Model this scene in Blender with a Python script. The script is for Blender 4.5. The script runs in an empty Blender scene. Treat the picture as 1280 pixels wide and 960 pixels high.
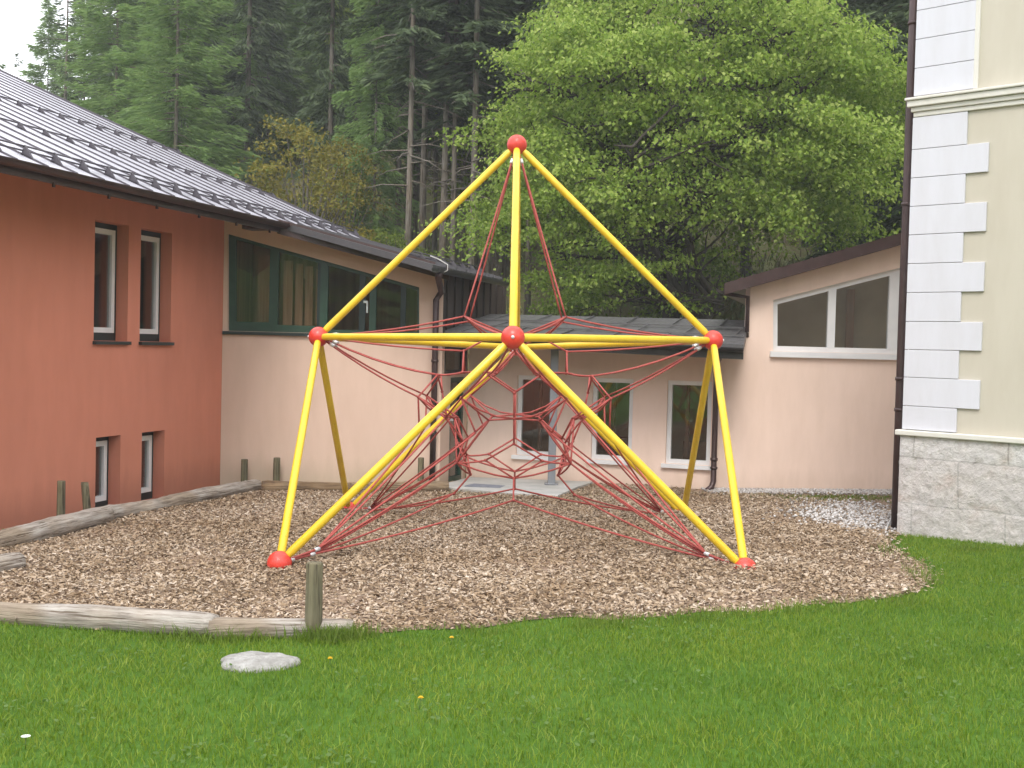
import bpy, bmesh, math, random
import numpy as np
from mathutils import Vector
from mathutils.geometry import tessellate_polygon

random.seed(7); RNG = np.random.default_rng(11)
scene = bpy.context.scene
COL = scene.collection
R = math.radians

# ------------------------------------------------------------------ camera model
F = 1500.0
pit = math.atan(48/1500); rho = math.atan(.025)
r0 = np.array([1., 0, 0]); u0 = np.array([0, math.sin(pit), math.cos(pit)]); FW = np.array([0, math.cos(pit), -math.sin(pit)])
RT = math.cos(rho)*r0+math.sin(rho)*u0; UP = -math.sin(rho)*r0+math.cos(rho)*u0
CAM = np.array([0, 0, 1.6])
def ray(x, y): return RT*(x-640)/F+FW+UP*(480-y)/F
def toY(x, y, Y):
    d = ray(x, y); return CAM+d*Y/d[1]
GX, GY, G0 = .01697, -.02843, .02195
def Zp(x, y): return G0+GX*x+GY*y
def gnd(x, y, dz=0.0):
    d = ray(x, y); t = (G0+dz-1.6)/(d[2]-GX*d[0]-GY*d[1]); return CAM+d*t
def wsz(x, y, P0, u):
    d = ray(x, y); n = np.array([u[1], -u[0], 0.]); P0 = np.array([P0[0], P0[1], 0.])
    t = n@(P0-CAM)/(n@d); q = CAM+d*t
    return ((q-P0)[:2]@np.array(u)[:2], q[2])
def sstep(a, b, x):
    t = np.clip((x-a)/(b-a), 0, 1); return t*t*(3-2*t)
def Zhill(x, y):
    s = np.maximum(y-20.2, 0)
    ang = x/np.maximum(y, 1)
    fac = .28+.72*sstep(-.42, -.16, ang)
    h = (s*.30+.0016*s*s)*fac
    wob = (.18*np.sin(x*.7+y*.33)+.14*np.sin(x*1.3-y*.9+1)+.3*np.sin(x*.21+y*.17))*sstep(0, 8, s)
    back = np.maximum(-y-25, 0)*.35
    lx = np.interp(y, [6, 10.0, 13.0, 17.5], [-5.2, -4.72, -4.55, -4.05])-.25
    dip = .50*sstep(0, .5, lx-x)*sstep(7, 9, y)*sstep(20.5, 18.5, y)
    return -dip+np.where(y > 20.2, Zp(x, 20.2), Zp(x, np.maximum(y, -25)))+h+wob+back

# ------------------------------------------------------------------ materials
def nodes(name):
    m = bpy.data.materials.new(name); m.use_nodes = True
    nt = m.node_tree; b = nt.nodes['Principled BSDF']
    return m, nt, b
def N(nt, t, **kw):
    n = nt.nodes.new(t)
    for k, v in kw.items(): setattr(n, k, v)
    return n
def noise(nt, scale, detail=4, rough=.55, coord='Object', vec=None, stretch=None):
    tc = N(nt, 'ShaderNodeTexCoord'); n = N(nt, 'ShaderNodeTexNoise')
    n.inputs['Scale'].default_value = scale; n.inputs['Detail'].default_value = detail; n.inputs['Roughness'].default_value = rough
    if stretch:
        mp = N(nt, 'ShaderNodeMapping'); mp.inputs['Scale'].default_value = stretch
        nt.links.new(tc.outputs[coord], mp.inputs[0]); nt.links.new(mp.outputs[0], n.inputs['Vector'])
    else: nt.links.new(tc.outputs[coord], n.inputs['Vector'])
    return n
def ramp(nt, fac, stops):
    r = N(nt, 'ShaderNodeValToRGB'); e = r.color_ramp.elements
    while len(e) < len(stops): e.new(.5)
    for i, (p, c) in enumerate(stops): e[i].position = p; e[i].color = (*c, 1)
    nt.links.new(fac, r.inputs[0]); return r
def mixc(nt, fac, a, b, mode='MIX'):
    n = N(nt, 'ShaderNodeMix', data_type='RGBA', blend_type=mode)
    if isinstance(fac, (int, float)): n.inputs[0].default_value = fac
    else: nt.links.new(fac, n.inputs[0])
    for i, v in ((6, a), (7, b)):
        if isinstance(v, tuple): n.inputs[i].default_value = (*v, 1)
        else: nt.links.new(v, n.inputs[i])
    return n.outputs[2]
def bump(nt, b, h, strength=.3, dist=.01):
    n = N(nt, 'ShaderNodeBump'); n.inputs['Strength'].default_value = strength; n.inputs['Distance'].default_value = dist
    nt.links.new(h, n.inputs['Height']); nt.links.new(n.outputs[0], b.inputs['Normal'])
def mat(name, c1, c2=None, scale=3, rough=.7, metal=0, bs=0, bscale=60, bdist=.004, detail=5, stretch=None, lo=.35, hi=.65, spec=.5, coat=0):
    m, nt, b = nodes(name)
    c2 = c2 or tuple(v*.85 for v in c1)
    n = noise(nt, scale, detail, stretch=stretch)
    r = ramp(nt, n.outputs[0], [(lo, c1), (hi, c2)]); nt.links.new(r.outputs[0], b.inputs['Base Color'])
    b.inputs['Roughness'].default_value = rough; b.inputs['Metallic'].default_value = metal
    b.inputs['Specular IOR Level'].default_value = spec; b.inputs['Coat Weight'].default_value = coat
    if bs: bump(nt, b, noise(nt, bscale, 3, stretch=stretch).outputs[0], bs, bdist)
    return m
def plaster(name, c, var=.93, bs=.25, dirt=None):
    m, nt, b = nodes(name)
    n1 = noise(nt, .9, 4); n2 = noise(nt, 5, 6, .62, stretch=(1, 1, .22))
    a = ramp(nt, n1.outputs[0], [(.3, c), (.7, tuple(v*var for v in c))])
    bb = ramp(nt, n2.outputs[0], [(.38, (1, 1, 1)), (.72, (.93, .92, .905))])
    col = mixc(nt, 1.0, a.outputs[0], bb.outputs[0], 'MULTIPLY')
    if dirt:   # splash band of soil near the ground, part of the wall's own weathering
        tc = N(nt, 'ShaderNodeTexCoord'); sp = N(nt, 'ShaderNodeSeparateXYZ'); nt.links.new(tc.outputs['Object'], sp.inputs[0])
        ad = N(nt, 'ShaderNodeMath', operation='MULTIPLY_ADD'); nt.links.new(n2.outputs[0], ad.inputs[0]); ad.inputs[1].default_value = -.35
        nt.links.new(sp.outputs[2], ad.inputs[2])
        mr = N(nt, 'ShaderNodeMapRange'); mr.inputs[1].default_value = -.62; mr.inputs[2].default_value = -.25; mr.inputs[3].default_value = .45; mr.inputs[4].default_value = 0
        nt.links.new(ad.outputs[0], mr.inputs[0]); col = mixc(nt, mr.outputs[0], col, dirt)
    nt.links.new(col, b.inputs['Base Color']); b.inputs['Roughness'].default_value = .9; b.inputs['Specular IOR Level'].default_value = .2
    bump(nt, b, noise(nt, 130, 3).outputs[0], bs, .003)
    return m
def leafmat(name, cols, trans=.35, rough=.6, patch=None):
    m, nt, b = nodes(name)
    g = N(nt, 'ShaderNodeNewGeometry')
    st = [(i/(len(cols)-1), c) for i, c in enumerate(cols)]
    r = ramp(nt, g.outputs['Random Per Island'], st); col = r.outputs[0]
    if patch:
        n = noise(nt, patch[0], 4); rr = ramp(nt, n.outputs[0], [(.35, patch[1]), (.65, patch[2])])
        col = mixc(nt, 1.0, col, rr.outputs[0], 'MULTIPLY')
    nt.links.new(col, b.inputs['Base Color']); b.inputs['Roughness'].default_value = rough; b.inputs['Specular IOR Level'].default_value = .25
    t = N(nt, 'ShaderNodeBsdfTranslucent'); nt.links.new(col, t.inputs[0])
    mx = N(nt, 'ShaderNodeMixShader'); mx.inputs[0].default_value = trans
    nt.links.new(b.outputs[0], mx.inputs[1]); nt.links.new(t.outputs[0], mx.inputs[2]); nt.links.new(mx.outputs[0], nt.nodes['Material Output'].inputs[0])
    return m
def glass(name, tint=(.82, .82, .80), base=.03, grow=.22):
    m, nt, b = nodes(name); nt.nodes.remove(b)
    tr = N(nt, 'ShaderNodeBsdfTransparent'); tr.inputs[0].default_value = (*tint, 1)
    gl = N(nt, 'ShaderNodeBsdfGlossy'); gl.inputs['Roughness'].default_value = .015; gl.inputs[0].default_value = (1, 1, 1, 1)
    n = noise(nt, 1.5, 2); bp = N(nt, 'ShaderNodeBump'); bp.inputs['Strength'].default_value = .08; bp.inputs['Distance'].default_value = .02
    nt.links.new(n.outputs[0], bp.inputs['Height']); nt.links.new(bp.outputs[0], gl.inputs['Normal'])
    lw = N(nt, 'ShaderNodeLayerWeight'); lw.inputs[0].default_value = .35
    mr = N(nt, 'ShaderNodeMapRange'); mr.inputs[3].default_value = base; mr.inputs[4].default_value = grow; nt.links.new(lw.outputs['Fresnel'], mr.inputs[0])
    mx = N(nt, 'ShaderNodeMixShader'); nt.links.new(mr.outputs[0], mx.inputs[0]); nt.links.new(tr.outputs[0], mx.inputs[1]); nt.links.new(gl.outputs[0], mx.inputs[2])
    nt.links.new(mx.outputs[0], nt.nodes['Material Output'].inputs[0])
    return m

M = {}
M['red'] = plaster('red_plaster', (.66, .25, .165), .92, dirt=(.33, .12, .08))
M['peach'] = plaster('peach_plaster', (.70, .52, .42), .95, dirt=(.42, .33, .24))
M['pink'] = plaster('pink_plaster', (.88, .685, .58), .95, dirt=(.50, .38, .29))
M['cream'] = plaster('cream_plaster', (.53, .49, .41), .97)
M['white_plaster'] = plaster('white_plaster', (.61, .61, .66), .98)
M['cornice'] = plaster('cornice_plaster', (.66, .64, .585), .96)
M['brown_metal'] = mat('brown_metal', (.055, .032, .030), (.075, .045, .042), 6, .38, .3)
M['dark_metal'] = mat('dark_metal', (.030, .028, .028), (.05, .045, .043), 5, .4, .4)
M['cladding'] = mat('cladding', (.035, .026, .022), (.055, .04, .034), 3, .5, .2, stretch=(1, 1, .2))
M['guard'] = mat('guard_metal_seam_shade', (.075, .066, .078), (.10, .09, .10), 8, .5, .3)
def roofmat(name, c1, c2, rough, metal):
    m, nt, b = nodes(name)
    n = noise(nt, .8, 6); r = ramp(nt, n.outputs[0], [(.3, c1), (.7, c2)])
    n2 = noise(nt, 14, 4, stretch=(1, 1, 1)); r2 = ramp(nt, n2.outputs[0], [(.4, (1, 1, 1)), (.75, (.84, .84, .86))])
    nt.links.new(mixc(nt, 1.0, r.outputs[0], r2.outputs[0], 'MULTIPLY'), b.inputs['Base Color'])
    rr = ramp(nt, n2.outputs[0], [(.3, (rough*.8,)*3), (.7, (rough*1.25,)*3)]); nt.links.new(rr.outputs[0], b.inputs['Roughness'])
    b.inputs['Metallic'].default_value = metal
    bump(nt, b, noise(nt, 2.2, 3).outputs[0], .12, .03)
    return m
M['roof'] = roofmat('seamed_roof', (.58, .57, .62), (.49, .48, .53), .40, .3)
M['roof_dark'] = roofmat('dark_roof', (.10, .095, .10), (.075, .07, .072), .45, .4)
M['low_roof'] = roofmat('low_roof', (.12, .115, .115), (.085, .08, .08), .48, .3)
M['green_frame'] = mat('green_frame', (.026, .068, .044), (.02, .055, .036), 5, .4)
M['dark_frame'] = mat('dark_frame', (.014, .028, .028), (.010, .02, .02), 5, .4)
M['white_frame'] = mat('white_frame', (.78, .78, .78), (.72, .72, .73), 4, .4)
M['glass'] = glass('window_glass')
M['glass_low'] = glass('window_glass_clear', (.88, .88, .86), .06, .36)
M['room'] = mat('room_wood', (.48, .26, .16), (.32, .16, .09), 2.2, .7, stretch=(6, 6, .25), detail=3)
M['room_pale'] = mat('room_pale', (.66, .57, .42), (.50, .42, .30), 1.2, .8)
M['yellow'] = mat('yellow_paint', (.78, .55, .022), (.74, .49, .018), 3, .42, 0, .06, 40, .002, coat=.25)
M['ball'] = mat('red_ball', (.70, .055, .032), (.60, .038, .024), 5, .35, 0, .1, 60, .003, coat=.2)
M['rope'] = mat('red_rope', (.40, .075, .058), (.31, .052, .044), 30, .65, 0, .6, 220, .004)
for k_ in ('yellow', 'ball'):       # small scuffs and dull patches in the paint
    nt = M[k_].node_tree; b = nt.nodes['Principled BSDF']; src = b.inputs['Base Color'].links[0].from_socket
    n1 = noise(nt, 34, 5, .7); n2 = noise(nt, 3.5, 4)
    r1 = ramp(nt, n1.outputs[0], [(.62, (1, 1, 1)), (.70, (.55, .50, .45))]); r2 = ramp(nt, n2.outputs[0], [(.4, (1, 1, 1)), (.7, (.88, .86, .84))])
    c = mixc(nt, 1.0, src, r2.outputs[0], 'MULTIPLY'); c = mixc(nt, 1.0, c, r1.outputs[0], 'MULTIPLY'); nt.links.new(c, b.inputs['Base Color'])
    rr = ramp(nt, n2.outputs[0], [(.35, (.34,)*3), (.65, (.55,)*3)]); nt.links.new(rr.outputs[0], b.inputs['Roughness'])
M['clamp'] = mat('clamp_metal', (.75, .75, .77), (.55, .55, .56), 20, .35, .5)
M['grey_post'] = mat('grey_post', (.24, .25, .27), (.20, .21, .23), 5, .45, .3)
M['concrete'] = mat('concrete', (.46, .45, .43), (.36, .36, .34), 3, .85, 0, .3, 50, .006)
M['cable'] = mat('cable', (.55, .54, .52), None, 5, .5)
M['yellow_flower'] = mat('yellow_petal', (.75, .50, .01), (.7, .42, .01), 80, .7)
M['white_flower'] = mat('white_petal', (.75, .75, .74), None, 80, .7)
M['stem'] = mat('stem_green', (.08, .15, .03), None, 40, .7)
M['blind'] = mat('wooden_blind', (.60, .32, .21), (.46, .22, .14), 5, .6, stretch=(6, 6, .3))
def wood(name, c1, c2, c3, ax):
    m, nt, b = nodes(name)
    st = [8, 8, 8]; st[ax] = .7
    n1 = noise(nt, 3, 6, .65, stretch=tuple(st)); n2 = noise(nt, 2.2, 4)
    a = ramp(nt, n1.outputs[0], [(.3, c1), (.5, c2), (.72, c3)])
    bb = ramp(nt, n2.outputs[0], [(.35, (1, 1, 1)), (.7, (.68, .66, .62))])
    st2 = [26, 26, 26]; st2[ax] = .9
    n3 = noise(nt, 1.6, 4, .6, stretch=tuple(st2)); cr = ramp(nt, n3.outputs[0], [(.57, (1, 1, 1)), (.63, (.38, .32, .27))])
    n4 = noise(nt, 1.3, 3); br = ramp(nt, n4.outputs[0], [(.45, (1, 1, 1)), (.62, (.95, .86, .75))])
    c = mixc(nt, 1.0, a.outputs[0], bb.outputs[0], 'MULTIPLY'); c = mixc(nt, 1.0, c, cr.outputs[0], 'MULTIPLY'); c = mixc(nt, 1.0, c, br.outputs[0], 'MULTIPLY')
    nt.links.new(c, b.inputs['Base Color']); b.inputs['Roughness'].default_value = .85
    ad = N(nt, 'ShaderNodeMath', operation='SUBTRACT'); nt.links.new(n1.outputs[0], ad.inputs[0]); nt.links.new(n3.outputs[0], ad.inputs[1])
    bump(nt, b, ad.outputs[0], .9, .02); return m
M['log'] = wood('weathered_log', (.50, .465, .425), (.37, .33, .29), (.16, .125, .10), 2)
M['log_brown'] = wood('brown_log', (.34, .26, .17), (.25, .18, .11), (.11, .075, .05), 2)
M['post'] = wood('mossy_post', (.25, .225, .15), (.185, .165, .10), (.09, .08, .05), 2)
M['rock'] = mat('pale_rock', (.38, .37, .35), (.24, .23, .21), 14, .95, 0, .9, 30, .03)
M['bark'] = wood('maple_bark', (.10, .085, .065), (.07, .058, .045), (.03, .025, .02), 2)
M['bark_grey'] = wood('spruce_bark', (.27, .24, .21), (.20, .175, .15), (.10, .085, .07), 2)
M['maple'] = leafmat('maple_leaf', [(.145, .235, .032), (.22, .325, .048), (.305, .41, .072), (.41, .485, .135)], .52)
M['spruce'] = leafmat('spruce_needle', [(.065, .095, .050), (.10, .14, .068), (.15, .195, .09)], .32)
M['larch'] = leafmat('larch_needle', [(.16, .26, .085), (.21, .32, .10), (.27, .37, .12)], .45)
M['beech'] = leafmat('beech_leaf', [(.11, .17, .02), (.16, .22, .03), (.21, .25, .04)], .4)
M['ochre'] = leafmat('ochre_leaf', [(.17, .15, .025), (.24, .20, .035), (.15, .17, .03)], .35)
M['twig'] = mat('bare_twig', (.13, .11, .09), (.08, .07, .055), 5, .9)
M['grass'] = leafmat('grass_blade', [(.088, .17, .013), (.138, .228, .018), (.187, .27, .024), (.235, .295, .055)], .35, .55, (.9, (1.14, 1.08, 1.0), (.78, .90, .8)))
M['tall_grass'] = leafmat('tall_grass', [(.10, .17, .018), (.14, .215, .026), (.19, .25, .045)], .42)
M['dry_grass'] = leafmat('dry_grass', [(.14, .17, .04), (.20, .21, .07), (.28, .25, .13)], .35)
M['undergrowth'] = leafmat('undergrowth', [(.09, .065, .04), (.13, .13, .05), (.10, .15, .05), (.17, .13, .08)], .3)
M['clover'] = leafmat('clover_leaf', [(.09, .17, .03), (.12, .20, .045), (.15, .23, .07)], .45)
M['chip'] = leafmat('wood_chip', [(.165, .115, .07), (.275, .20, .13), (.365, .28, .195), (.44, .35, .265), (.55, .48, .405)], .05, .85, (.9, (1.04, 1.02, 1.0), (.78, .71, .62)))
M['pebble'] = leafmat('pebble', [(.22, .20, .18), (.36, .33, .31), (.50, .47, .45), (.58, .57, .56)], 0, .9)
def soil(name, stops, sc, bs=.6, d=.03):
    m, nt, b = nodes(name)
    n1 = noise(nt, sc, 8, .7); n2 = noise(nt, sc*14, 4, .7)
    ad = N(nt, 'ShaderNodeMath', operation='ADD'); ad.inputs[1].default_value = 0
    mx = N(nt, 'ShaderNodeMix'); mx.inputs[0].default_value = .5
    nt.links.new(n1.outputs[0], mx.inputs[2]); nt.links.new(n2.outputs[0], mx.inputs[3])
    r = ramp(nt, mx.outputs[0], stops); nt.links.new(r.outputs[0], b.inputs['Base Color']); b.inputs['Roughness'].default_value = .95; b.inputs['Specular IOR Level'].default_value = .1
    bump(nt, b, n2.outputs[0], bs, d); return m
M['lawn'] = soil('lawn_soil', [(.35, (.045, .10, .012)), (.55, (.07, .14, .018)), (.7, (.09, .13, .03))], 1.2)
M['bed'] = soil('chip_bed', [(.33, (.14, .095, .065)), (.5, (.25, .175, .125)), (.66, (.37, .28, .21))], 3)
M['forest_floor'] = soil('forest_floor', [(.30, (.13, .10, .06)), (.46, (.19, .165, .085)), (.56, (.17, .19, .07)), (.68, (.33, .29, .20))], .45, .8, .15)
# rough granite plinth: big blocks, pale joints
def granite():
    m, nt, b = nodes('granite_blocks')
    tc = N(nt, 'ShaderNodeTexCoord'); br = N(nt, 'ShaderNodeTexBrick')
    mp = N(nt, 'ShaderNodeMapping'); mp.inputs['Location'].default_value = (.33, .35, 0)
    nz = noise(nt, 2.2, 3); dv = N(nt, 'ShaderNodeMix', data_type='VECTOR'); dv.inputs[0].default_value = .05
    nt.links.new(tc.outputs['UV'], dv.inputs[4]); nt.links.new(nz.outputs['Color'], dv.inputs[5]); nt.links.new(dv.outputs[1], mp.inputs[0]); nt.links.new(mp.outputs[0], br.inputs['Vector'])
    br.inputs['Scale'].default_value = 1.0; br.inputs['Brick Width'].default_value = .92; br.inputs['Row Height'].default_value = .45
    br.inputs['Mortar Size'].default_value = .009; br.inputs['Mortar Smooth'].default_value = .25; br.inputs['Bias'].default_value = 0
    br.inputs['Color1'].default_value = (.58, .54, .52, 1); br.inputs['Color2'].default_value = (.68, .665, .655, 1); br.inputs['Mortar'].default_value = (.46, .44, .42, 1)
    n1 = noise(nt, 3.0, 7, .6); n2 = noise(nt, 22, 6, .7)
    t = ramp(nt, n1.outputs[0], [(.30, (.86, .77, .72)), (.45, (1, .985, .97)), (.6, (.97, .965, .97)), (.75, (.84, .81, .78))])
    g = ramp(nt, n2.outputs[0], [(.35, (1.0, 1.0, 1.0)), (.55, (.90, .90, .90)), (.72, (.66, .65, .65))])
    c = mixc(nt, 1.0, br.outputs[0], t.outputs[0], 'MULTIPLY'); c = mixc(nt, 1.0, c, g.outputs[0], 'MULTIPLY')
    nt.links.new(c, b.inputs['Base Color']); b.inputs['Roughness'].default_value = .9
    bump(nt, b, n2.outputs[0], .8, .03); return m
M['granite'] = granite()

# ------------------------------------------------------------------ object helpers
def link(name, me, m=None, parent=None):
    o = bpy.data.objects.new(name, me); COL.objects.link(o)
    if m is not None and me is not None: me.materials.append(m if not isinstance(m, str) else M[m])
    if parent is not None: o.parent = parent
    return o
def tag(o, label, cat, group=None):
    o['label'] = label; o['category'] = cat
    if group: o['group'] = group
    return o
def thing(name, label, cat, loc=(0, 0, 0), rz=0, group=None):
    o = bpy.data.objects.new(name, None); COL.objects.link(o); o.location = loc; o.rotation_euler = (0, 0, rz)
    o.empty_display_size = .2
    return tag(o, label, cat, group)
def kind(o, k): o['kind'] = k; return o
class MB:
    """collects shapes for one mesh object"""
    def __init__(s): s.v = []; s.f = []; s.sm = []
    def add(s, vs, fs, smooth=False):
        b = len(s.v); s.v += [tuple(map(float, p)) for p in vs]
        for f in fs: s.f.append(tuple(i+b for i in f)); s.sm.append(smooth)
    def frame_box(s, o, ax, ay, az):
        """box from corner o along three vectors"""
        o, ax, ay, az = map(np.array, (o, ax, ay, az))
        p = [o, o+ax, o+ax+ay, o+ay, o+az, o+ax+az, o+ax+ay+az, o+ay+az]
        s.add(p, [(0, 3, 2, 1), (4, 5, 6, 7), (0, 1, 5, 4), (1, 2, 6, 5), (2, 3, 7, 6), (3, 0, 4, 7)])
    def box(s, x0, x1, y0, y1, z0, z1): s.frame_box((x0, y0, z0), (x1-x0, 0, 0), (0, y1-y0, 0), (0, 0, z1-z0))
    def tube(s, pts, rad, n=8, cap=True, wob=0):
        pts = [np.array(p, float) for p in pts]
        if not hasattr(rad, '__len__'): rad = [rad]*len(pts)
        d0 = pts[1]-pts[0]; d0 /= np.linalg.norm(d0)
        a = np.cross(d0, (0, 0, 1) if abs(d0[2]) < .9 else (1, 0, 0)); a /= np.linalg.norm(a)
        vs = []
        for i, p in enumerate(pts):
            t = pts[min(i+1, len(pts)-1)]-pts[max(i-1, 0)]; t /= np.linalg.norm(t)+1e-9
            a = a-t*(a@t); a /= np.linalg.norm(a)+1e-9; b = np.cross(t, a)
            for k in range(n):
                q = 2*math.pi*k/n; rr = rad[i]*(1+(random.uniform(-wob, wob) if wob else 0))
                vs.append(p+(a*math.cos(q)+b*math.sin(q))*rr)
        fs = []
        for i in range(len(pts)-1):
            for k in range(n):
                k2 = (k+1) % n; fs.append((i*n+k, i*n+k2, (i+1)*n+k2, (i+1)*n+k))
        if cap:
            fs.append(tuple(range(n-1, -1, -1))); fs.append(tuple((len(pts)-1)*n+k for k in range(n)))
        s.add(vs, fs, True)
    def ball(s, c, r, nu=20, nv=12, sc=(1, 1, 1)):
        vs = [(c[0], c[1], c[2]+r*sc[2])]; fs = []
        for i in range(1, nv):
            th = math.pi*i/nv
            for j in range(nu):
                ph = 2*math.pi*j/nu; vs.append((c[0]+r*sc[0]*math.sin(th)*math.cos(ph), c[1]+r*sc[1]*math.sin(th)*math.sin(ph), c[2]+r*sc[2]*math.cos(th)))
        vs.append((c[0], c[1], c[2]-r*sc[2])); L = len(vs)-1
        for j in range(nu):
            fs.append((0, 1+j, 1+(j+1) % nu)); fs.append((L, 1+(nv-2)*nu+(j+1) % nu, 1+(nv-2)*nu+j))
        for i in range(nv-2):
            for j in range(nu):
                a = 1+i*nu+j; b = 1+i*nu+(j+1) % nu; fs.append((a, a+nu, b+nu, b))
        s.add(vs, fs, True)
    def build(s, name, m, parent=None, loc=None):
        me = bpy.data.meshes.new(name); v = s.v
        if loc is not None: v = [(a-loc[0], b-loc[1], c-loc[2]) for a, b, c in v]
        me.from_pydata(v, [], s.f); me.polygons.foreach_set('use_smooth', s.sm)
        o = link(name, me, m, parent)
        if loc is not None: o.location = loc
        return o
def bevel(o, w=.006, seg=2):
    md = o.modifiers.new('bevel', 'BEVEL'); md.width = w; md.segments = seg; md.limit_method = 'ANGLE'; md.angle_limit = R(40); return o
def arr_mesh(name, verts, nper, faces_per, m, parent=None, smooth=False):
    """verts (K*nper,3); every island repeats faces_per"""
    K = len(verts)//nper; me = bpy.data.meshes.new(name)
    me.vertices.add(len(verts)); me.vertices.foreach_set('co', np.ascontiguousarray(verts, dtype=np.float32).ravel())
    sizes = [len(f) for f in faces_per]; flat = np.concatenate([np.array(f) for f in faces_per])
    loops = (np.arange(K)[:, None]*nper+flat[None, :]).ravel().astype(np.int32)
    me.loops.add(len(loops)); me.loops.foreach_set('vertex_index', loops)
    tot = np.tile(np.array(sizes), K); st = np.concatenate([[0], np.cumsum(tot)[:-1]]).astype(np.int32)
    me.polygons.add(len(tot)); me.polygons.foreach_set('loop_start', st); me.polygons.foreach_set('loop_total', tot.astype(np.int32))
    me.update(calc_edges=True)
    if smooth: me.polygons.foreach_set('use_smooth', np.ones(len(tot), bool))
    return link(name, me, m, parent)
def unit(a): return a/(np.linalg.norm(a, axis=-1, keepdims=True)+1e-9)

# ------------------------------------------------------------------ sky, sun, camera
w = bpy.data.worlds.new('World'); scene.world = w; w.use_nodes = True
nt = w.node_tree; bg = nt.nodes['Background']
SUN_EL, SUN_AZ = R(50), R(186)          # high, behind the viewer, veiled by cloud
sky = nt.nodes.new('ShaderNodeTexSky'); sky.sky_type = 'NISHITA'; sky.sun_disc = False
sky.sun_elevation = SUN_EL; sky.sun_rotation = SUN_AZ; sky.air_density = 1.0; sky.dust_density = 3.0; sky.altitude = 900
tc = nt.nodes.new('ShaderNodeTexCoord'); nz = nt.nodes.new('ShaderNodeTexNoise'); nz.inputs['Scale'].default_value = 2.2; nz.inputs['Detail'].default_value = 5
nt.links.new(tc.outputs['Generated'], nz.inputs['Vector'])
cl = nt.nodes.new('ShaderNodeValToRGB'); cl.color_ramp.elements[0].position = .3; cl.color_ramp.elements[0].color = (9.0, 9.2, 9.7, 1); cl.color_ramp.elements[1].position = .7; cl.color_ramp.elements[1].color = (13.5, 13.6, 14.0, 1)
nt.links.new(nz.outputs[0], cl.inputs[0])
mx = nt.nodes.new('ShaderNodeMix'); mx.data_type = 'RGBA'; mx.inputs[0].default_value = .86
nt.links.new(sky.outputs[0], mx.inputs[6]); nt.links.new(cl.outputs[0], mx.inputs[7]); nt.links.new(mx.outputs[2], bg.inputs[0])
bg.inputs[1].default_value = .125
sl = bpy.data.lights.new('sun', 'SUN'); sl.energy = 1.5; sl.angle = R(24); sl.color = (1, .95, .88)
so = bpy.data.objects.new('sun', sl); COL.objects.link(so)
sd = Vector((math.sin(SUN_AZ)*math.cos(SUN_EL), math.cos(SUN_AZ)*math.cos(SUN_EL), math.sin(SUN_EL)))
so.rotation_euler = sd.to_track_quat('Z', 'Y').to_euler(); so.location = (0, 0, 30)
cd = bpy.data.cameras.new('camera'); cam = bpy.data.objects.new('camera', cd); COL.objects.link(cam)
cd.sensor_width = 36; cd.lens = 36*F/1280; cd.clip_end = 2000; cd.clip_start = .05
from mathutils import Matrix
mw = Matrix.Identity(4)
for i in range(3): mw[i][0] = RT[i]; mw[i][1] = UP[i]; mw[i][2] = -FW[i]; mw[i][3] = CAM[i]
cam.matrix_world = mw; scene.camera = cam
vs = scene.view_settings; vs.view_transform = 'Standard'; vs.look = 'None'; vs.gamma = 1; vs.exposure = 0.83

# ------------------------------------------------------------------ ground sheets
def sheet(name, xs, ys, zf, m):
    X, Y = np.meshgrid(xs, ys); V = np.stack([X, Y, zf(X, Y)], -1).reshape(-1, 3)
    nx, ny = len(xs), len(ys); i = np.arange(nx-1)[None, :]+nx*np.arange(ny-1)[:, None]
    Fc = np.stack([i, i+1, i+1+nx, i+nx], -1).reshape(-1, 4)
    me = bpy.data.meshes.new(name); me.from_pydata(V.tolist(), [], Fc.tolist()); me.polygons.foreach_set('use_smooth', [True]*len(Fc))
    return kind(link(name, me, m), 'structure')
gx = np.concatenate([np.linspace(-130, -12, 24), np.arange(-11, 11, .25), np.linspace(12, 130, 24)])
sheet('lawn', gx, np.concatenate([np.linspace(-60, -25, 8), np.arange(-24, 6, .6), np.arange(6, 20.1, .3), [20.2]]), Zhill, 'lawn')
sheet('hillside', np.concatenate([np.linspace(-130, -32, 18), np.arange(-31, 31, .8), np.linspace(32, 130, 18)]), np.concatenate([np.arange(20.2, 45, .5), np.linspace(45.5, 125, 60)]), Zhill, 'forest_floor')
def px_line(lst): return [gnd(*p)[:2] for p in lst]
edge_front = px_line([(-160, 752), (0, 772), (150, 784), (300, 792), (430, 796), (520, 788), (600, 786), (660, 776), (710, 772), (765, 776), (830, 771), (880, 765), (950, 765), (1000, 757), (1060, 754), (1110, 748), (1148, 741), (1163, 725), (1158, 708), (1128, 694), (1112, 682), (1118, 672)])
BED = [tuple(p) for p in edge_front]+[(4.15, 12.5), (4.8, 13.2), (7.5, 15.5), (7.5, 17.45), (2.9, 17.4), (-.66, 18.68), (-1.03, 17.46), *[tuple(p) for p in px_line([(561, 612), (324, 611), (128, 650), (-120, 712)])]]
def inpoly(P, poly):
    x, y = P[:, 0], P[:, 1]; r = np.zeros(len(P), bool); j = len(poly)-1
    for i in range(len(poly)):
        xi, yi = poly[i]; xj, yj = poly[j]
        c = ((yi > y) != (yj > y)) & (x < (xj-xi)*(y-yi)/(yj-yi+1e-12)+xi); r ^= c; j = i
    return r
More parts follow.
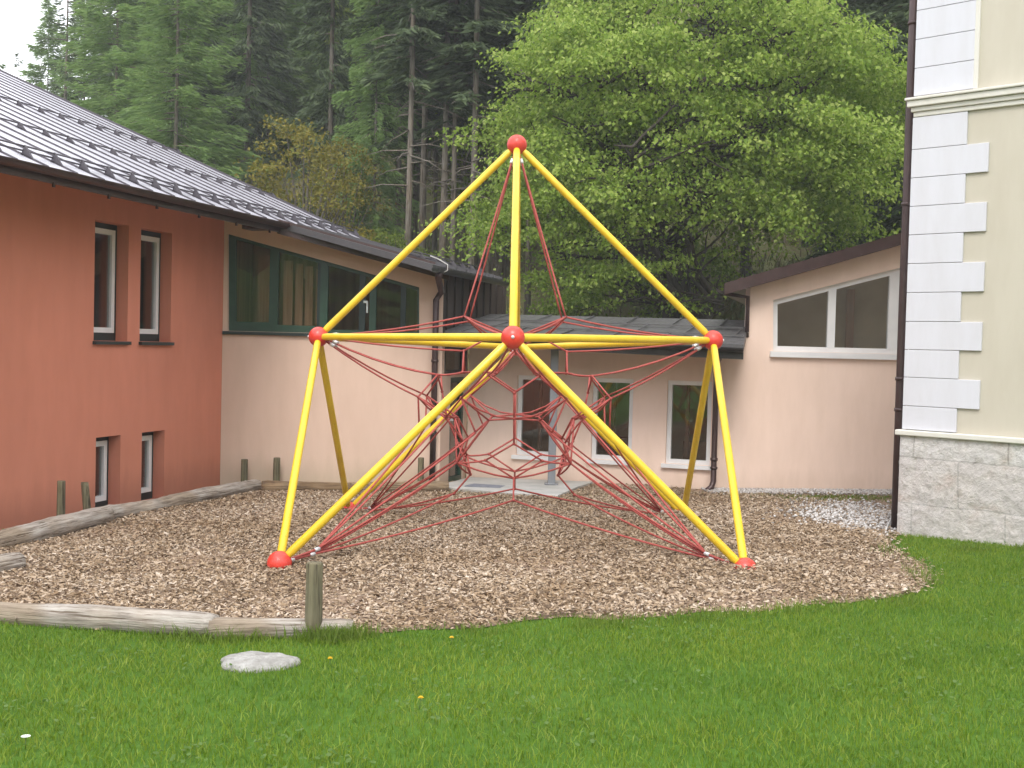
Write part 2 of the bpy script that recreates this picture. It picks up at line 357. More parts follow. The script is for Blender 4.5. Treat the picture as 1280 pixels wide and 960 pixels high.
def flat_poly(name, poly, m, dz):
    tri = tessellate_polygon([[Vector((a, b, 0)) for a, b in poly]])
    bm = bmesh.new(); vv = [bm.verts.new((a, b, Zp(a, b)+dz)) for a, b in poly]
    for t in tri:
        try: bm.faces.new([vv[i] for i in t])
        except ValueError: pass
    bmesh.ops.recalc_face_normals(bm, faces=bm.faces)
    me = bpy.data.meshes.new(name); bm.to_mesh(me); bm.free()
    if me.polygons and me.polygons[0].normal.z < 0: me.flip_normals()
    return kind(link(name, me, m), 'structure')
flat_poly('wood_chip_bed', BED, 'bed', .006)

# loose wood chips lying on the bed
def scatter(n, x0, x1, y0, y1): return np.stack([RNG.uniform(x0, x1, n), RNG.uniform(y0, y1, n)], 1)
P = scatter(560000, -7, 7.5, 7.0, 18.7); P = P[inpoly(P+RNG.normal(0, .07, P.shape)*(RNG.uniform(0, 1, (len(P), 1)) < .6), BED)]
keep = RNG.uniform(0, 1, len(P)) < np.clip(1.35-(P[:, 1]-7)/13, .35, 1); P = P[keep]
onx = (P[:, 0] > 3.6) & (P[:, 1] > 12.6) & (RNG.uniform(0, 1, len(P)) < .75)
onx |= (P[:, 1] > 16.7+RNG.normal(0, .25, len(P))) & (P[:, 0] > 2.6)
P = P[~onx]; n = len(P)
a = RNG.uniform(0, 2*math.pi, n); L = RNG.uniform(.007, .021, n)*np.where(RNG.uniform(0, 1, n) < .1, 1.5, 1); W = L*RNG.uniform(.22, .55, n)
tilt = RNG.normal(0, .32, n); roll = RNG.normal(0, .45, n)
ux = np.stack([np.cos(a)*np.cos(tilt), np.sin(a)*np.cos(tilt), np.sin(tilt)], 1)
uy = np.stack([-np.sin(a)*np.cos(roll), np.cos(a)*np.cos(roll), np.sin(roll)], 1)
c = np.stack([P[:, 0], P[:, 1], Zp(P[:, 0], P[:, 1])+.012+RNG.uniform(0, .022, n)+.018*np.sin(P[:, 0]*2.1+1)*np.sin(P[:, 1]*1.7)], 1)
q = np.stack([c-ux*L[:, None]-uy*W[:, None]*.7, c+ux*L[:, None]*.9-uy*W[:, None], c+ux*L[:, None]+uy*W[:, None]*.8, c-ux*L[:, None]*.85+uy*W[:, None]], 1).reshape(-1, 3)
kind(arr_mesh('wood_chips', q, 4, [(0, 1, 2, 3)], 'chip'), 'stuff')

# pale gravel along the pink wall and by the downpipe
def pebbles(P, name, r0_, r1_):
    n = len(P); rr = RNG.uniform(r0_, r1_, n)
    base = np.array([(1, 0, 0), (-.9, .1, 0), (0, 1, .1), (.1, -1, 0), (0, 0, .7), (0, 0, -.6)])
    rot_ = RNG.uniform(0, 6.28, n); cs, sn = np.cos(rot_), np.sin(rot_)
    V = base[None]*rr[:, None, None]*RNG.uniform(.7, 1.3, (n, 6, 3))
    X = V[..., 0]*cs[:, None]-V[..., 1]*sn[:, None]; Y = V[..., 0]*sn[:, None]+V[..., 1]*cs[:, None]
    V = np.stack([X+P[:, 0:1], Y+P[:, 1:2], V[..., 2]+(Zp(P[:, 0], P[:, 1])+.012+rr*.25)[:, None]], -1).reshape(-1, 3)
    kind(arr_mesh(name, V, 6, [(0, 2, 4), (2, 1, 4), (1, 3, 4), (3, 0, 4), (2, 0, 5), (1, 2, 5), (3, 1, 5), (0, 3, 5)], 'pebble'), 'stuff')
Pa = np.stack([RNG.uniform(2.8, 7.5, 9000), 17.4-np.abs(RNG.normal(0, .28, 9000))], 1)
ctr = gnd(1090, 648)[:2]; Pb = RNG.normal(0, 1, (3000, 2))*np.array([.42, .85])+ctr
Pb = Pb[Pb[:, 0] < 4.02+np.maximum(Pb[:, 1]-12.5, 0)*.9]
P = np.concatenate([Pa, Pb]); P = P[inpoly(P, BED)]
pebbles(P, 'gravel', .009, .03)

# lawn grass: real blades
def blades(P, hmin, hmax, wid, lean, name, m, z=None):
    n = len(P); a = RNG.uniform(0, 2*math.pi, n); h = RNG.uniform(hmin, hmax, n); wd = RNG.uniform(.7, 1.3, n)*wid
    ld = RNG.uniform(0, 2*math.pi, n); lm = np.abs(RNG.normal(0, lean, n))*h
    b = np.stack([P[:, 0], P[:, 1], Zp(P[:, 0], P[:, 1])+.002 if z is None else z], 1)
    s = np.stack([np.cos(a), np.sin(a), np.zeros(n)], 1)*wd[:, None]
    o = np.stack([np.cos(ld)*lm, np.sin(ld)*lm, np.zeros(n)], 1)
    up = np.array([0, 0, 1.])*h[:, None]
    V = np.stack([b-s, b+s, b+s*.75+up*.55+o*.3, b-s*.75+up*.55+o*.3, b+up+o], 1).reshape(-1, 3)
    return kind(arr_mesh(name, V, 5, [(0, 1, 2, 3), (3, 2, 4)], m), 'stuff')
corner = gnd(1128, 668)
def in_right_building(P):
    u = np.array([.717, -.698]); d = P-corner[:2]; return ((d@np.array([.698, .717])) > -.05) & ((d@u) > -.1)
P = scatter(720000, -8, 8, 2.0, 13.2)
inview = (np.abs(P[:, 0]) < .47*P[:, 1]+.35) & (P[:, 1] > 4.0)
P = P[inview | (RNG.uniform(0, 1, len(P)) < .22)]
edge_soft = P+RNG.normal(0, .085, P.shape)
P = P[~inpoly(edge_soft, BED) & ~in_right_building(P)]
stone_c = gnd(322, 832)
P = P[~((P[:, 1] > 7.2) & (P[:, 0] < np.interp(P[:, 1], [6, 10, 13, 17.5], [-5.2, -4.72, -4.55, -4.05])+.1))]
e = ((P[:, 0]-stone_c[0])/.215)**2+((P[:, 1]-stone_c[1])/.17)**2; P = P[e > 1.0]
lump = .5+.5*np.sin(P[:, 0]*1.9+np.sin(P[:, 1]*2.3))*np.sin(P[:, 1]*2.7+1.3*np.sin(P[:, 0]*1.4))
sel = RNG.uniform(0, 1, len(P)) < .55+.45*lump
blades(P[sel], .016, .046, .0026, .7, 'lawn_grass', 'grass')
# longer tufts along the logs, the post and the edge of the bed
T = []
for (x0, y0, x1, y1, k) in [(150, 800, 445, 806, 700), (372, 802, 440, 800, 1500), (430, 798, 700, 790, 1100), (700, 786, 900, 776, 700), (900, 774, 1150, 756, 700), (1100, 690, 1170, 735, 500), (1105, 690, 1280, 688, 1400)]:
    A, B = gnd(x0, y0)[:2], gnd(x1, y1)[:2]; t = RNG.uniform(0, 1, (k, 1)); T.append(A+(B-A)*t+RNG.normal(0, .055, (k, 2)))
T = np.concatenate(T); cl_ = np.sin(T[:, 0]*5+1)*np.sin(T[:, 0]*2.3+T[:, 1]*3)+RNG.normal(0, .25, len(T)); T = T[(cl_ > -.05) & ((RNG.uniform(0, 1, len(T)) < .5) | (T[:, 0] < -.6))]; blades(T, .03, .11, .0032, .6, 'tall_grass', 'tall_grass')
# broad clover and plantain leaves in the lawn
P = scatter(16000, -6, 7, 3.8, 12); P = P[~inpoly(P, BED) & ~in_right_building(P)]
P = P[(np.sin(P[:, 0]*2.7+2*np.sin(P[:, 1]))*np.sin(P[:, 1]*3.1+np.sin(P[:, 0]*2)) > .25) & (np.abs(P[:, 0]) < .5*P[:, 1]+.4)]
n = len(P); a = RNG.uniform(0, 6.28, n); s_ = RNG.uniform(.006, .014, n)[:, None]
ux = np.stack([np.cos(a), np.sin(a), RNG.normal(0, .35, n)], 1)*s_; uy = np.stack([-np.sin(a), np.cos(a), RNG.normal(0, .35, n)], 1)*s_*.8
c = np.stack([P[:, 0], P[:, 1], Zp(P[:, 0], P[:, 1])+RNG.uniform(.03, .055, n)], 1)
kind(arr_mesh('clover', np.stack([c-ux, c-ux*.3-uy, c+ux*.6-uy*.8, c+ux, c+ux*.6+uy*.8, c-ux*.3+uy], 1).reshape(-1, 3), 6, [(0, 1, 2, 3, 4, 5)], 'clover'), 'stuff')
# sparse weeds in the gravel strip by the pink wall and at the back of the bed
P = np.concatenate([np.stack([RNG.uniform(3.0, 5.8, 2200), 16.5-np.abs(RNG.normal(0, .35, 2200))], 1), np.stack([RNG.uniform(-1.0, 3.0, 500), RNG.uniform(15.9, 16.9, 500)], 1)])
P = P[inpoly(P, BED)]; blades(P, .02, .05, .004, .8, 'weeds', 'tall_grass')

# ------------------------------------------------------------------ climbing frame
RS = np.array([[.99977401, .01281532, -.01696160], [-.01233001, .99952020, .02841373], [.01731760, -.02819817, .99945233]]); OR = np.array([.057, 12.291, -.327])
def S(x, y, z): return OR+RS@np.array([x, y, z])
PX = 1.014; a_ = 2.0
node = {'T': S(0, 0, 2*a_*.998), 'L': S(-a_*PX, 0, a_*.988+.028), 'F': S(0, -a_*PX, a_*.988-.035), 'R': S(a_*PX, 0, a_*.988+.022), 'B': S(0, a_*PX, a_*.988-.01),
        'fl': S(-1.91, -2.45, .045), 'fr': S(1.97, -2.22, -.005), 'bl': S(-a_, a_, 0), 'br': S(a_, a_, -.02)}
cf = thing('climbing_frame', 'tall yellow climbing frame with red ball joints and a red rope net', 'climbing frame', tuple(OR))
def ch(mb, name, m, par=None, rel=None):
    o = mb.build(name, m, par or cf); return o
inv = Matrix.Translation(-Vector(OR))
def local(p): return np.array(p)-OR
for k, p in node.items():
    mb = MB(); mb.ball(local(p), .103, 28, 18); bo = ch(mb, 'joint_ball', 'ball')
    if k in 'LFRB':
        d = {'L': (-1, 0, 0), 'F': (0, -1, 0), 'R': (1, 0, 0), 'B': (0, 1, 0)}[k]; d = RS@np.array(d)
        q = local(p)+d*.098; m2 = MB(); m2.tube([q, q+d*.014], [.017, .013], 12); m2.build('bolt', M['clamp'], bo)
for p, q in [('T', c) for c in 'LFRB']+[('L', 'F'), ('F', 'R'), ('R', 'B'), ('B', 'L')]+[('L', 'fl'), ('L', 'bl'), ('F', 'fl'), ('F', 'fr'), ('R', 'fr'), ('R', 'br'), ('B', 'bl'), ('B', 'br')]:
    A, B = local(node[p]), local(node[q]); d = (B-A)/np.linalg.norm(B-A)
    mb = MB(); mb.tube([A+d*.06, A+d*.115, A+d*.13, B-d*.13, B-d*.115, B-d*.06], [.033, .033, .0365, .0365, .033, .033], 18); ch(mb, 'bar', 'yellow')
# the rope net: nodes repeat round the four sides
net = {}
dirs = {'L': (-1, 0), 'F': (0, -1), 'R': (1, 0), 'B': (0, 1)}
nb = {'L': ('F', 'B'), 'F': ('L', 'R'), 'R': ('F', 'B'), 'B': ('L', 'R')}
feet = {'LF': 'fl', 'FL': 'fl', 'FR': 'fr', 'RF': 'fr', 'RB': 'br', 'BR': 'br', 'BL': 'bl', 'LB': 'bl'}
def axis(n, r, z):
    for k, (dx, dy) in dirs.items(): net[n+k] = (dx*r, dy*r, z)
def diag(n, r, z):
    for k in ('LF', 'FR', 'RB', 'BL'):
        dx = dirs[k[0]][0]+dirs[k[1]][0]; dy = dirs[k[0]][1]+dirs[k[1]][1]
        net[n+k] = net[n+k[::-1]] = (dx*r, dy*r, z)
def eight(n, r, t, z):
    for k in dirs:
        for m_ in nb[k]: net[n+k+m_] = (dirs[k][0]*r+dirs[m_][0]*t, dirs[k][1]*r+dirs[m_][1]*t, z)
diag('U', .5, 2.20); axis('V', .29, 2.0); axis('M', .53, 1.87); eight('H', .53, .2, 1.65); eight('P', .78, .25, 1.62); axis('J', .75, 1.45)
axis('C', .70, 1.20); axis('D', .60, .95); eight('W', .95, .5, 1.40); diag('K', .67, 1.20); eight('X', .95, .36, 1.07); eight('S', .60, .25, 1.18)
diag('Z', .5, .95); diag('Q', .56, .76); eight('E', .50, .28, .78); axis('G', .45, .60); axis('A', .62, .40)
links = []
def ln(a, b, sag=0.0):
    if (b, a, sag) not in links and (a, b, sag) not in links: links.append((a, b, sag))
for k in dirs:
    ln('V'+k, 'o', 0); ln('V'+k, 'M'+k); ln('M'+k, k, .02); ln('J'+k, 'C'+k); ln('C'+k, 'D'+k); ln('G'+k, 'A'+k)
    for m_ in nb[k]:
        km = k+m_; f = feet[km]
        ln('U'+km, k, .03); ln('U'+km, 'V'+k); ln('M'+k, 'H'+km); ln('H'+km, 'P'+km, .01); ln('P'+km, k, .05); ln('H'+km, 'H'+m_+k)
        ln('P'+km, 'W'+km); ln('P'+km, 'J'+k); ln('W'+km, k, .03); ln('W'+km, 'K'+km); ln('W'+km, 'X'+km, .0); ln('X'+km, 'y'+f, .02); ln('W'+km, 'C'+k, .05)
        ln('C'+k, 'S'+km); ln('S'+km, 'Z'+km); ln('S'+km, 'W'+km); ln('D'+k, 'E'+km); ln('E'+km, 'Q'+km, .01); ln('S'+km, 'Q'+km); ln('E'+km, 'G'+k); ln('A'+k, 'x'+f, .03); ln('G'+k, 'Q'+km, .02)
for km in ('LF', 'FR', 'RB', 'BL'):
    f = feet[km]; ln('U'+km, 'T', .01); ln('K'+km, 'Z'+km, -.02); ln('Z'+km, 'Q'+km); ln('K'+km, 'y'+f, .02); ln('Q'+km, 'y'+f, .03); ln('Q'+km, 'x'+f, .04)
def npos(n):
    if n in node: return local(node[n])
    if n == 'o': return local(S(0, 0, 1.99))
    if n[0] in 'xy':
        g = local(node[n[1:]]); t = (RS@np.array([0, 0, .5]))*(1.0 if n[0] == 'y' else .55)-g*[1, 1, 0] ; t = t/np.linalg.norm(t); return g+t*(.42 if n[0] == 'y' else .36)
    return RS@np.array(net[n])
mb = MB(); cl_pts = []
def rope(A, B, sag, r=.0095):
    n = max(3, int(np.linalg.norm(B-A)/.22)); pts = []
    for i in range(n+1):
        t = i/n; pts.append(A+(B-A)*t-np.array([0, 0, 1.])*sag*4*t*(1-t))
    mb.tube(pts, r, 7)
for a1, b1, sg in links:
    A, B = npos(a1), npos(b1)
    if b1 in node:   # stop at the ball's skin, leave a little clamp there
        d = (B-A)/np.linalg.norm(B-A); B = B-d*.09; cl_pts.append((B-d*.10, d))
    rope(A, B, sg)
for f in ('fl', 'fr', 'bl', 'br'):
    for t in ('x', 'y'):
        A, B = npos(t+f), npos(f); d = (B-A)/np.linalg.norm(B-A); rope(A, B-d*.09, 0, .012); cl_pts.append((A, d)); cl_pts.append((B-d*.13, d))
for n_ in net:
    if n_[0] in 'MHPJCDWKEQGUA' : mb.ball(RS@np.array(net[n_]), .0165, 8, 6)
rn = ch(mb, 'rope_net', 'rope')
seen = []
for p, d in cl_pts:
    if any(np.linalg.norm(p-q) < .045 for q in seen): continue
    seen.append(p); m2 = MB(); m2.tube([p-d*.028, p-d*.022, p+d*.022, p+d*.028], [.014, .019, .019, .014], 10); m2.build('rope_clamp', M['clamp'], rn)

# ------------------------------------------------------------------ walls with real openings
def wall(name, parent, P0, u, outline, holes, thick, m):
    u = np.array([u[0], u[1], 0.]); nrm = np.array([u[1], -u[0], 0.]); P0 = np.array([P0[0], P0[1], 0.])
    loops = [outline]+holes
    flat = [p for l in loops for p in l]
    tb = bmesh.new(); tv = [tb.verts.new((s, z, 0)) for s, z in flat]; te = []; b = 0
    for l in loops:
        te += [tb.edges.new((tv[b+i], tv[b+(i+1) % len(l)])) for i in range(len(l))]; b += len(l)
    tb.verts.index_update(); bmesh.ops.triangle_fill(tb, use_beauty=True, edges=te, normal=(0, 0, 1))
    tb.verts.index_update(); tris = [tuple(v.index for v in f_.verts) for f_ in tb.faces]; tb.free()
    n = len(flat); mb = MB()
    vs = [P0+u*s+np.array([0, 0, z]) for s, z in flat]; vs += [v-nrm*thick for v in vs]
    fs = []
    for t in tris:
        p = [flat[i] for i in t]; ar = (p[1][0]-p[0][0])*(p[2][1]-p[0][1])-(p[2][0]-p[0][0])*(p[1][1]-p[0][1])
        if ar < 0: t = t[::-1]
        fs.append(tuple(t)); fs.append(tuple(i+n for i in t[::-1]))
    b = 0
    for l in loops:
        for i in range(len(l)):
            j = (i+1) % len(l); fs.append((b+i, b+i+n, b+j+n, b+j))
        b += len(l)
    mb.add(vs, fs); o = mb.build(name, m, parent)
    bm = bmesh.new(); bm.from_mesh(o.data); bmesh.ops.recalc_face_normals(bm, faces=bm.faces); bm.to_mesh(o.data); bm.free()
    return o
def inset(poly, w):
    """inset a convex polygon; w: one width or one per edge"""
    n = len(poly); ww = w if hasattr(w, '__len__') else [w]*n
    ar = sum(poly[i][0]*poly[(i+1) % n][1]-poly[(i+1) % n][0]*poly[i][1] for i in range(n)); sg = 1 if ar > 0 else -1
    L = []
    for i in range(n):
        p, q = np.array(poly[i]), np.array(poly[(i+1) % n]); d = (q-p)/np.linalg.norm(q-p); nn = np.array([-d[1], d[0]])*sg; L.append((p+nn*ww[i], d))
    out = []
    for i in range(n):
        p, d = L[i-1]; q, e_ = L[i]; A = np.array([[d[0], -e_[0]], [d[1], -e_[1]]]); t = np.linalg.solve(A, q-p); out.append(tuple(p+d*t[0]))
    return out
def ring(mb, P0, u, outer, inner, front, back):
    """frame between two polygons; front/back = depth behind the wall face"""
    u = np.array([u[0], u[1], 0.]); nrm = np.array([u[1], -u[0], 0.]); P0 = np.array([P0[0], P0[1], 0.]); n = len(outer)
    f = lambda s, z, d: P0+u*s+np.array([0, 0, z])-nrm*d
    vs = [f(*p, front) for p in outer]+[f(*p, front) for p in inner]+[f(*p, back) for p in outer]+[f(*p, back) for p in inner]; fs = []
    for i in range(n):
        j = (i+1) % n
        fs += [(i, j, n+j, n+i), (2*n+j, 2*n+i, 3*n+i, 3*n+j), (n+i, n+j, 3*n+j, 3*n+i), (j, i, 2*n+i, 2*n+j)]
    mb.add(vs, fs)
def plate(mb, P0, u, poly, front, back):
    u = np.array([u[0], u[1], 0.]); nrm = np.array([u[1], -u[0], 0.]); P0 = np.array([P0[0], P0[1], 0.]); n = len(poly)
    f = lambda s, z, d: P0+u*s+np.array([0, 0, z])-nrm*d
    vs = [f(*p, front) for p in poly]+[f(*p, back) for p in poly]
    mb.add(vs, [tuple(range(n)), tuple(range(2*n-1, n-1, -1))]+[(i, n+i, n+(i+1) % n, (i+1) % n) for i in range(n)])
def sbox(mb, P0, u, s0, s1, z0, z1, front, back): plate(mb, P0, u, [(s0, z0), (s1, z0), (s1, z1), (s0, z1)], front, back)
def room(parent, P0, u, s0, s1, z0, z1, d0, d1, m):
    """the room behind a window: floor, ceiling, side and back walls, open to the window"""
    u = np.array([u[0], u[1], 0.]); nrm = np.array([u[1], -u[0], 0.]); P0 = np.array([P0[0], P0[1], 0.])
    f = lambda s, z, d: P0+u*s+np.array([0, 0, z])-nrm*d
    za, zb2 = z1 if hasattr(z1, '__len__') else (z1, z1)
    mb = MB(); vs = [f(s, z, d) for d in (d0, d1) for s, z in ((s0, z0), (s1, z0), (s1, zb2), (s0, za))]
    mb.add(vs, [(4, 5, 6, 7), (0, 1, 5, 4), (1, 2, 6, 5), (2, 3, 7, 6), (3, 0, 4, 7)])
    return mb.build('room', m, parent)
def fix(o):
    bm = bmesh.new(); bm.from_mesh(o.data); bmesh.ops.recalc_face_normals(bm, faces=bm.faces); bm.to_mesh(o.data); bm.free(); return o

D = np.array([.2671, .9637]); D3 = np.array([D[0], D[1], 0.]); MN = np.array([D[1], -D[0], 0.])     # direction of the red wall, and its outward normal
# ---- school wing: red wall, peach gable, seamed roof
wing = thing('school_building', 'school wing with red plaster wall, peach gable wall and grey standing seam metal roof', 'building', (-4.235, 17.5, Zp(-4.235, 17.5)))
WL = np.array(wing.location)
class PB(MB): pass
def part(mb, name, m, parent=None):
    """children keep world placement: subtract the root's location when the parent is the root chain"""
    return mb.build(name, m, parent)
CR = np.array([-4.235, 17.5])           # corner where red meets peach
AL1, AL2 = .425, .257
E0 = np.array([-3.342, 17.0, 3.267])
def roofz(x, y):
    dd = (x-E0[0])*MN[0]+(y-E0[1])*MN[1]
    return E0[2]-np.where(dd < 0, AL1*dd, AL2*dd)
wing.location = (0, 0, 0)   # parts are modelled in place; the root is moved to the base at the end
def rect(P0, u, xl, yt, xr, yb):
    s0, zt = wsz(xl, yt, P0, u); s1, zb = wsz(xr, yb, P0, u); return [s0, s1, zb, zt]
RW = []
for xl, yt, xr, yb in [(119, 275, 159, 427), (176.5, 284, 213, 427), (120, 547, 149.5, 636), (177.5, 541, 204.5, 623)]: RW.append(rect(CR, D, xl, yt, xr, yb))
zu = (RW[0][3]+RW[1][3])/2; zl = (RW[0][2]+RW[1][2])/2; zu2 = (RW[2][3]+RW[3][3])/2; zl2 = (RW[2][2]+RW[3][2])/2
RW = [(r[0], r[1], (zl if i < 2 else zl2), (zu if i < 2 else zu2)) for i, r in enumerate(RW)]
hole = lambda r: [(r[0], r[2]), (r[1], r[2]), (r[1], r[3]), (r[0], r[3])]
topz = float(roofz(*CR))-.10
wall('red_wall', wing, CR, D, [(-10, -.9), (-.003, -.9), (-.003, topz), (-10, topz)], [hole(r) for r in RW], .42, 'red')
for r in RW:
    mb = MB(); o1 = hole(r); i1 = inset(o1, [.10, .055, .07, .055]); ring(mb, CR, D, o1, i1, .17, .24); fr = part(mb, 'window', 'dark_frame', wing)
    i1b = inset(i1, -.002); i2 = inset(i1, .065); mb = MB(); ring(mb, CR, D, i1, i2, .155, .215); part(mb, 'sash', 'white_frame', fr)
    mb = MB(); plate(mb, CR, D, i2, .188, .196); part(mb, 'pane', 'glass', fr)
    mb = MB(); sbox(mb, CR, D, r[0]-.02, r[1]+.02, r[2]-.045, r[2]-.004, -.05, .17); part(mb, 'sill', 'dark_frame', fr)
room(wing, CR, D, RW[0][0]-1.2, -.5, zl-.4, zu+.2, .421, 3.2, 'room'); room(wing, CR, D, RW[2][0]-1.0, -.5, -1.2, zu2+.25, .421, 2.6, 'room')
# curtain and wall board glimpsed inside
mb = MB(); sbox(mb, CR, D, RW[0][0]+.2, RW[0][0]+.75, zl+.75, zu-.3, 1.6, 1.64); part(mb, 'wall_board', 'room_pale', wing); mb = MB(); sbox(mb, CR, D, RW[1][0]+.1, RW[1][0]+.5, zl+.6, zl+.85, 1.2, 1.24); part(mb, 'wall_board', 'room_pale', wing)
# peach gable
U1 = np.array([1., 0.])
pts = [(s, float(roofz(CR[0]+s, 17.5))-.10) for s in (3.205, 1.03, 0)]
win = [(284, 421.5), (524, 419.5), (524, 359), (284, 292)]
WP = [wsz(x, y, CR, U1) for x, y in win]; WP[0] = (WP[0][0], WP[1][1]); 
wall('peach_wall', wing, CR, U1, [(.0, -.9), (3.205, -.9)]+pts, [WP], .38, 'peach')
X_ = lambda x: wsz(x, 420, CR, U1)[0]
def topline(s):
    (s0, z0), (s1, z1) = WP[3], WP[2]; return z0+(z1-z0)*(s-s0)/(s1-s0)
mb = MB(); inn = inset(WP, [.055, .035, .05, .10]); ring(mb, CR, U1, WP, inn, .10, .17); gw = part(mb, 'gable_window', 'green_frame', wing)
def mullion(x0, x1, m, f, b, z0=None): 
    mb = MB(); s0, s1 = X_(x0), X_(x1); zz = inn[0][1] if z0 is None else z0
    plate(mb, CR, U1, [(s0, zz), (s1, zz), (s1, topline(s1)-.045), (s0, topline(s0)-.045)], f, b); return part(mb, 'mullion', m, gw)
mullion(334, 345, 'green_frame', .092, .165); mullion(394, 398, 'dark_frame', .11, .17); mullion(398, 407.5, 'green_frame', .085, .165); mullion(447, 454.5, 'dark_frame', .10, .17); mullion(460, 468.5, 'green_frame', .09, .165); mullion(499, 505.5, 'dark_frame', .10, .17)
mb = MB(); zb_ = inn[0][1]; sbox(mb, CR, U1, inn[0][0], X_(334), zb_, zb_+.085, .095, .16); sbox(mb, CR, U1, X_(345), X_(394), zb_, zb_+.05, .095, .16); part(mb, 'bottom_rail', 'green_frame', gw)
mb = MB(); plate(mb, CR, U1, inn, .135, .143); part(mb, 'pane', 'glass', gw)
mb = MB(); sbox(mb, CR, U1, WP[0][0]-.06, WP[1][0]+.02, WP[0][1]-.05, WP[0][1]-.004, -.05, .10); part(mb, 'sill', 'dark_frame', gw)
mb = MB(); hs = X_(457); hz = wsz(457, 377, CR, U1)[1]; sbox(mb, CR, U1, hs-.05, hs+.015, hz-.02, hz+.015, .06, .085); sbox(mb, CR, U1, hs-.01, hs+.015, hz-.16, hz+.015, .085, .098); part(mb, 'handle', 'clamp', gw)
room(wing, CR, U1, .1, 3.1, WP[0][1]-.5, (WP[3][1]+.14, WP[2][1]+.06), .381, 1.5, 'room')
# inside: timber posts and a rail seen through the glass
for a0, a1, dd_ in ((346, 358, .42), (361, 371, .44), (374, 384, .42), (387, 395, .46), (312, 331, .50)):
    mb = MB(); sbox(mb, CR, U1, X_(a0), X_(a1), WP[0][1]-.3, topline(X_(a1))-.12, dd_, dd_+.02); part(mb, 'wooden_blind', M['blind'], wing)
mb = MB(); sbox(mb, CR, U1, X_(352), X_(372), WP[0][1]-.5, 2.55, 1.0, 1.1); sbox(mb, CR, U1, X_(300), X_(312), WP[0][1]-.5, 2.8, 1.6, 1.7); part(mb, 'timber_post', mat('timber', (.30, .15, .08), (.22, .1, .05), 3, .6), wing)
# side wall facing the entrance: dark cladding above, glazed door below
CP = np.array([-1.03, 17.5])
ztop = float(roofz(CP[0], CP[1]))-.11
wall('cladding_wall', wing, CP, D, [(.003, 1.62), (3.35, 1.62), (3.35, ztop), (.003, ztop)], [], .2, 'cladding')
mb = MB()
for k in range(9): sbox(mb, CP, D, .12+k*.37, .145+k*.37, 1.62, ztop, -.03, -.001)
part(mb, 'cladding_seam', 'cladding', wing)
SW = lambda x: wsz(x, 520, CP, D)[0]
wall('side_wall', wing, CP, D, [(.003, -.9), (1.27, -.9), (1.27, 1.618), (.003, 1.618)], [[(.42, -.5), (1.12, -.5), (1.12, 1.1), (.42, 1.1)], [(.12, 1.16), (1.2, 1.16), (1.2, 1.58), (.12, 1.58)]], .2, 'peach')
mb = MB(); o1 = [(.42, -.5), (1.12, -.5), (1.12, 1.1), (.42, 1.1)]; i1 = inset(o1, .08); ring(mb, CP, D, o1, i1, .02, .1); dr = part(mb, 'door', 'green_frame', wing)
mb = MB(); plate(mb, CP, D, i1, .05, .06); part(mb, 'pane', 'glass', dr)
mb = MB(); sbox(mb, CP, D, i1[0][0]-.05, i1[0][0]-.02, .45, .6, -.04, .02); part(mb, 'handle', 'clamp', dr)
mb = MB(); o1 = [(.12, 1.16), (1.2, 1.16), (1.2, 1.58), (.12, 1.58)]; i1 = inset(o1, .05); ring(mb, CP, D, o1, i1, .0, .1); tl = part(mb, 'transom_window', 'dark_metal', wing)
mb = MB(); plate(mb, CP, D, i1, .05, .06); part(mb, 'pane', 'glass_low', tl)
room(wing, CP, D, .05, 1.24, -.6, 1.61, .201, 1.2, 'room')
# roof slabs
def slab(mb, P, a, b, th):
    """slab with top corner P and edges a, b, thickness th downwards"""
    mb.frame_box(np.array(P)-np.array([0, 0, th]), a, b, (0, 0, th))
UPR = np.array([-MN[0], -MN[1], AL1]); DNR = np.array([MN[0], MN[1], -AL2])
S0, S1 = -11.0, 3.42; UL = 9.0
mb = MB(); slab(mb, E0+D3*S0, D3*(S1-S0), UPR*UL, .10)
nrm1 = np.cross(D3, UPR); nrm1 /= np.linalg.norm(nrm1)
k = S1-.06
while k > S0:
    mb.frame_box(E0+D3*k+nrm1*.001, D3*.014, UPR*UL, nrm1*.018); k -= .47
mb.frame_box(E0+D3*(S1-.02)+nrm1*.001, D3*.05, UPR*UL, nrm1*.03)
roof = fix(part(mb, 'roof', 'roof', wing)); roof.data.materials.append(M['guard']); roof.data.polygons.foreach_set('material_index', [0 if i < 6 else 1 for i in range(len(roof.data.polygons))])  # seams coloured dark to stand in for the shade on their sides
mb = MB(); W2 = 2.30; slab(mb, E0+DNR*.006, D3*S1, DNR*W2, .09)
nrm2 = np.cross(DNR, D3); nrm2 /= np.linalg.norm(nrm2); nrm2 *= np.sign(nrm2[2])
k = S1-.06
while k > .1: mb.frame_box(E0+D3*k+nrm2*.001+DNR*.01, D3*.03, DNR*W2, nrm2*.04); k -= .47
slope_roof = fix(part(mb, 'lower_roof', 'roof_dark', wing))
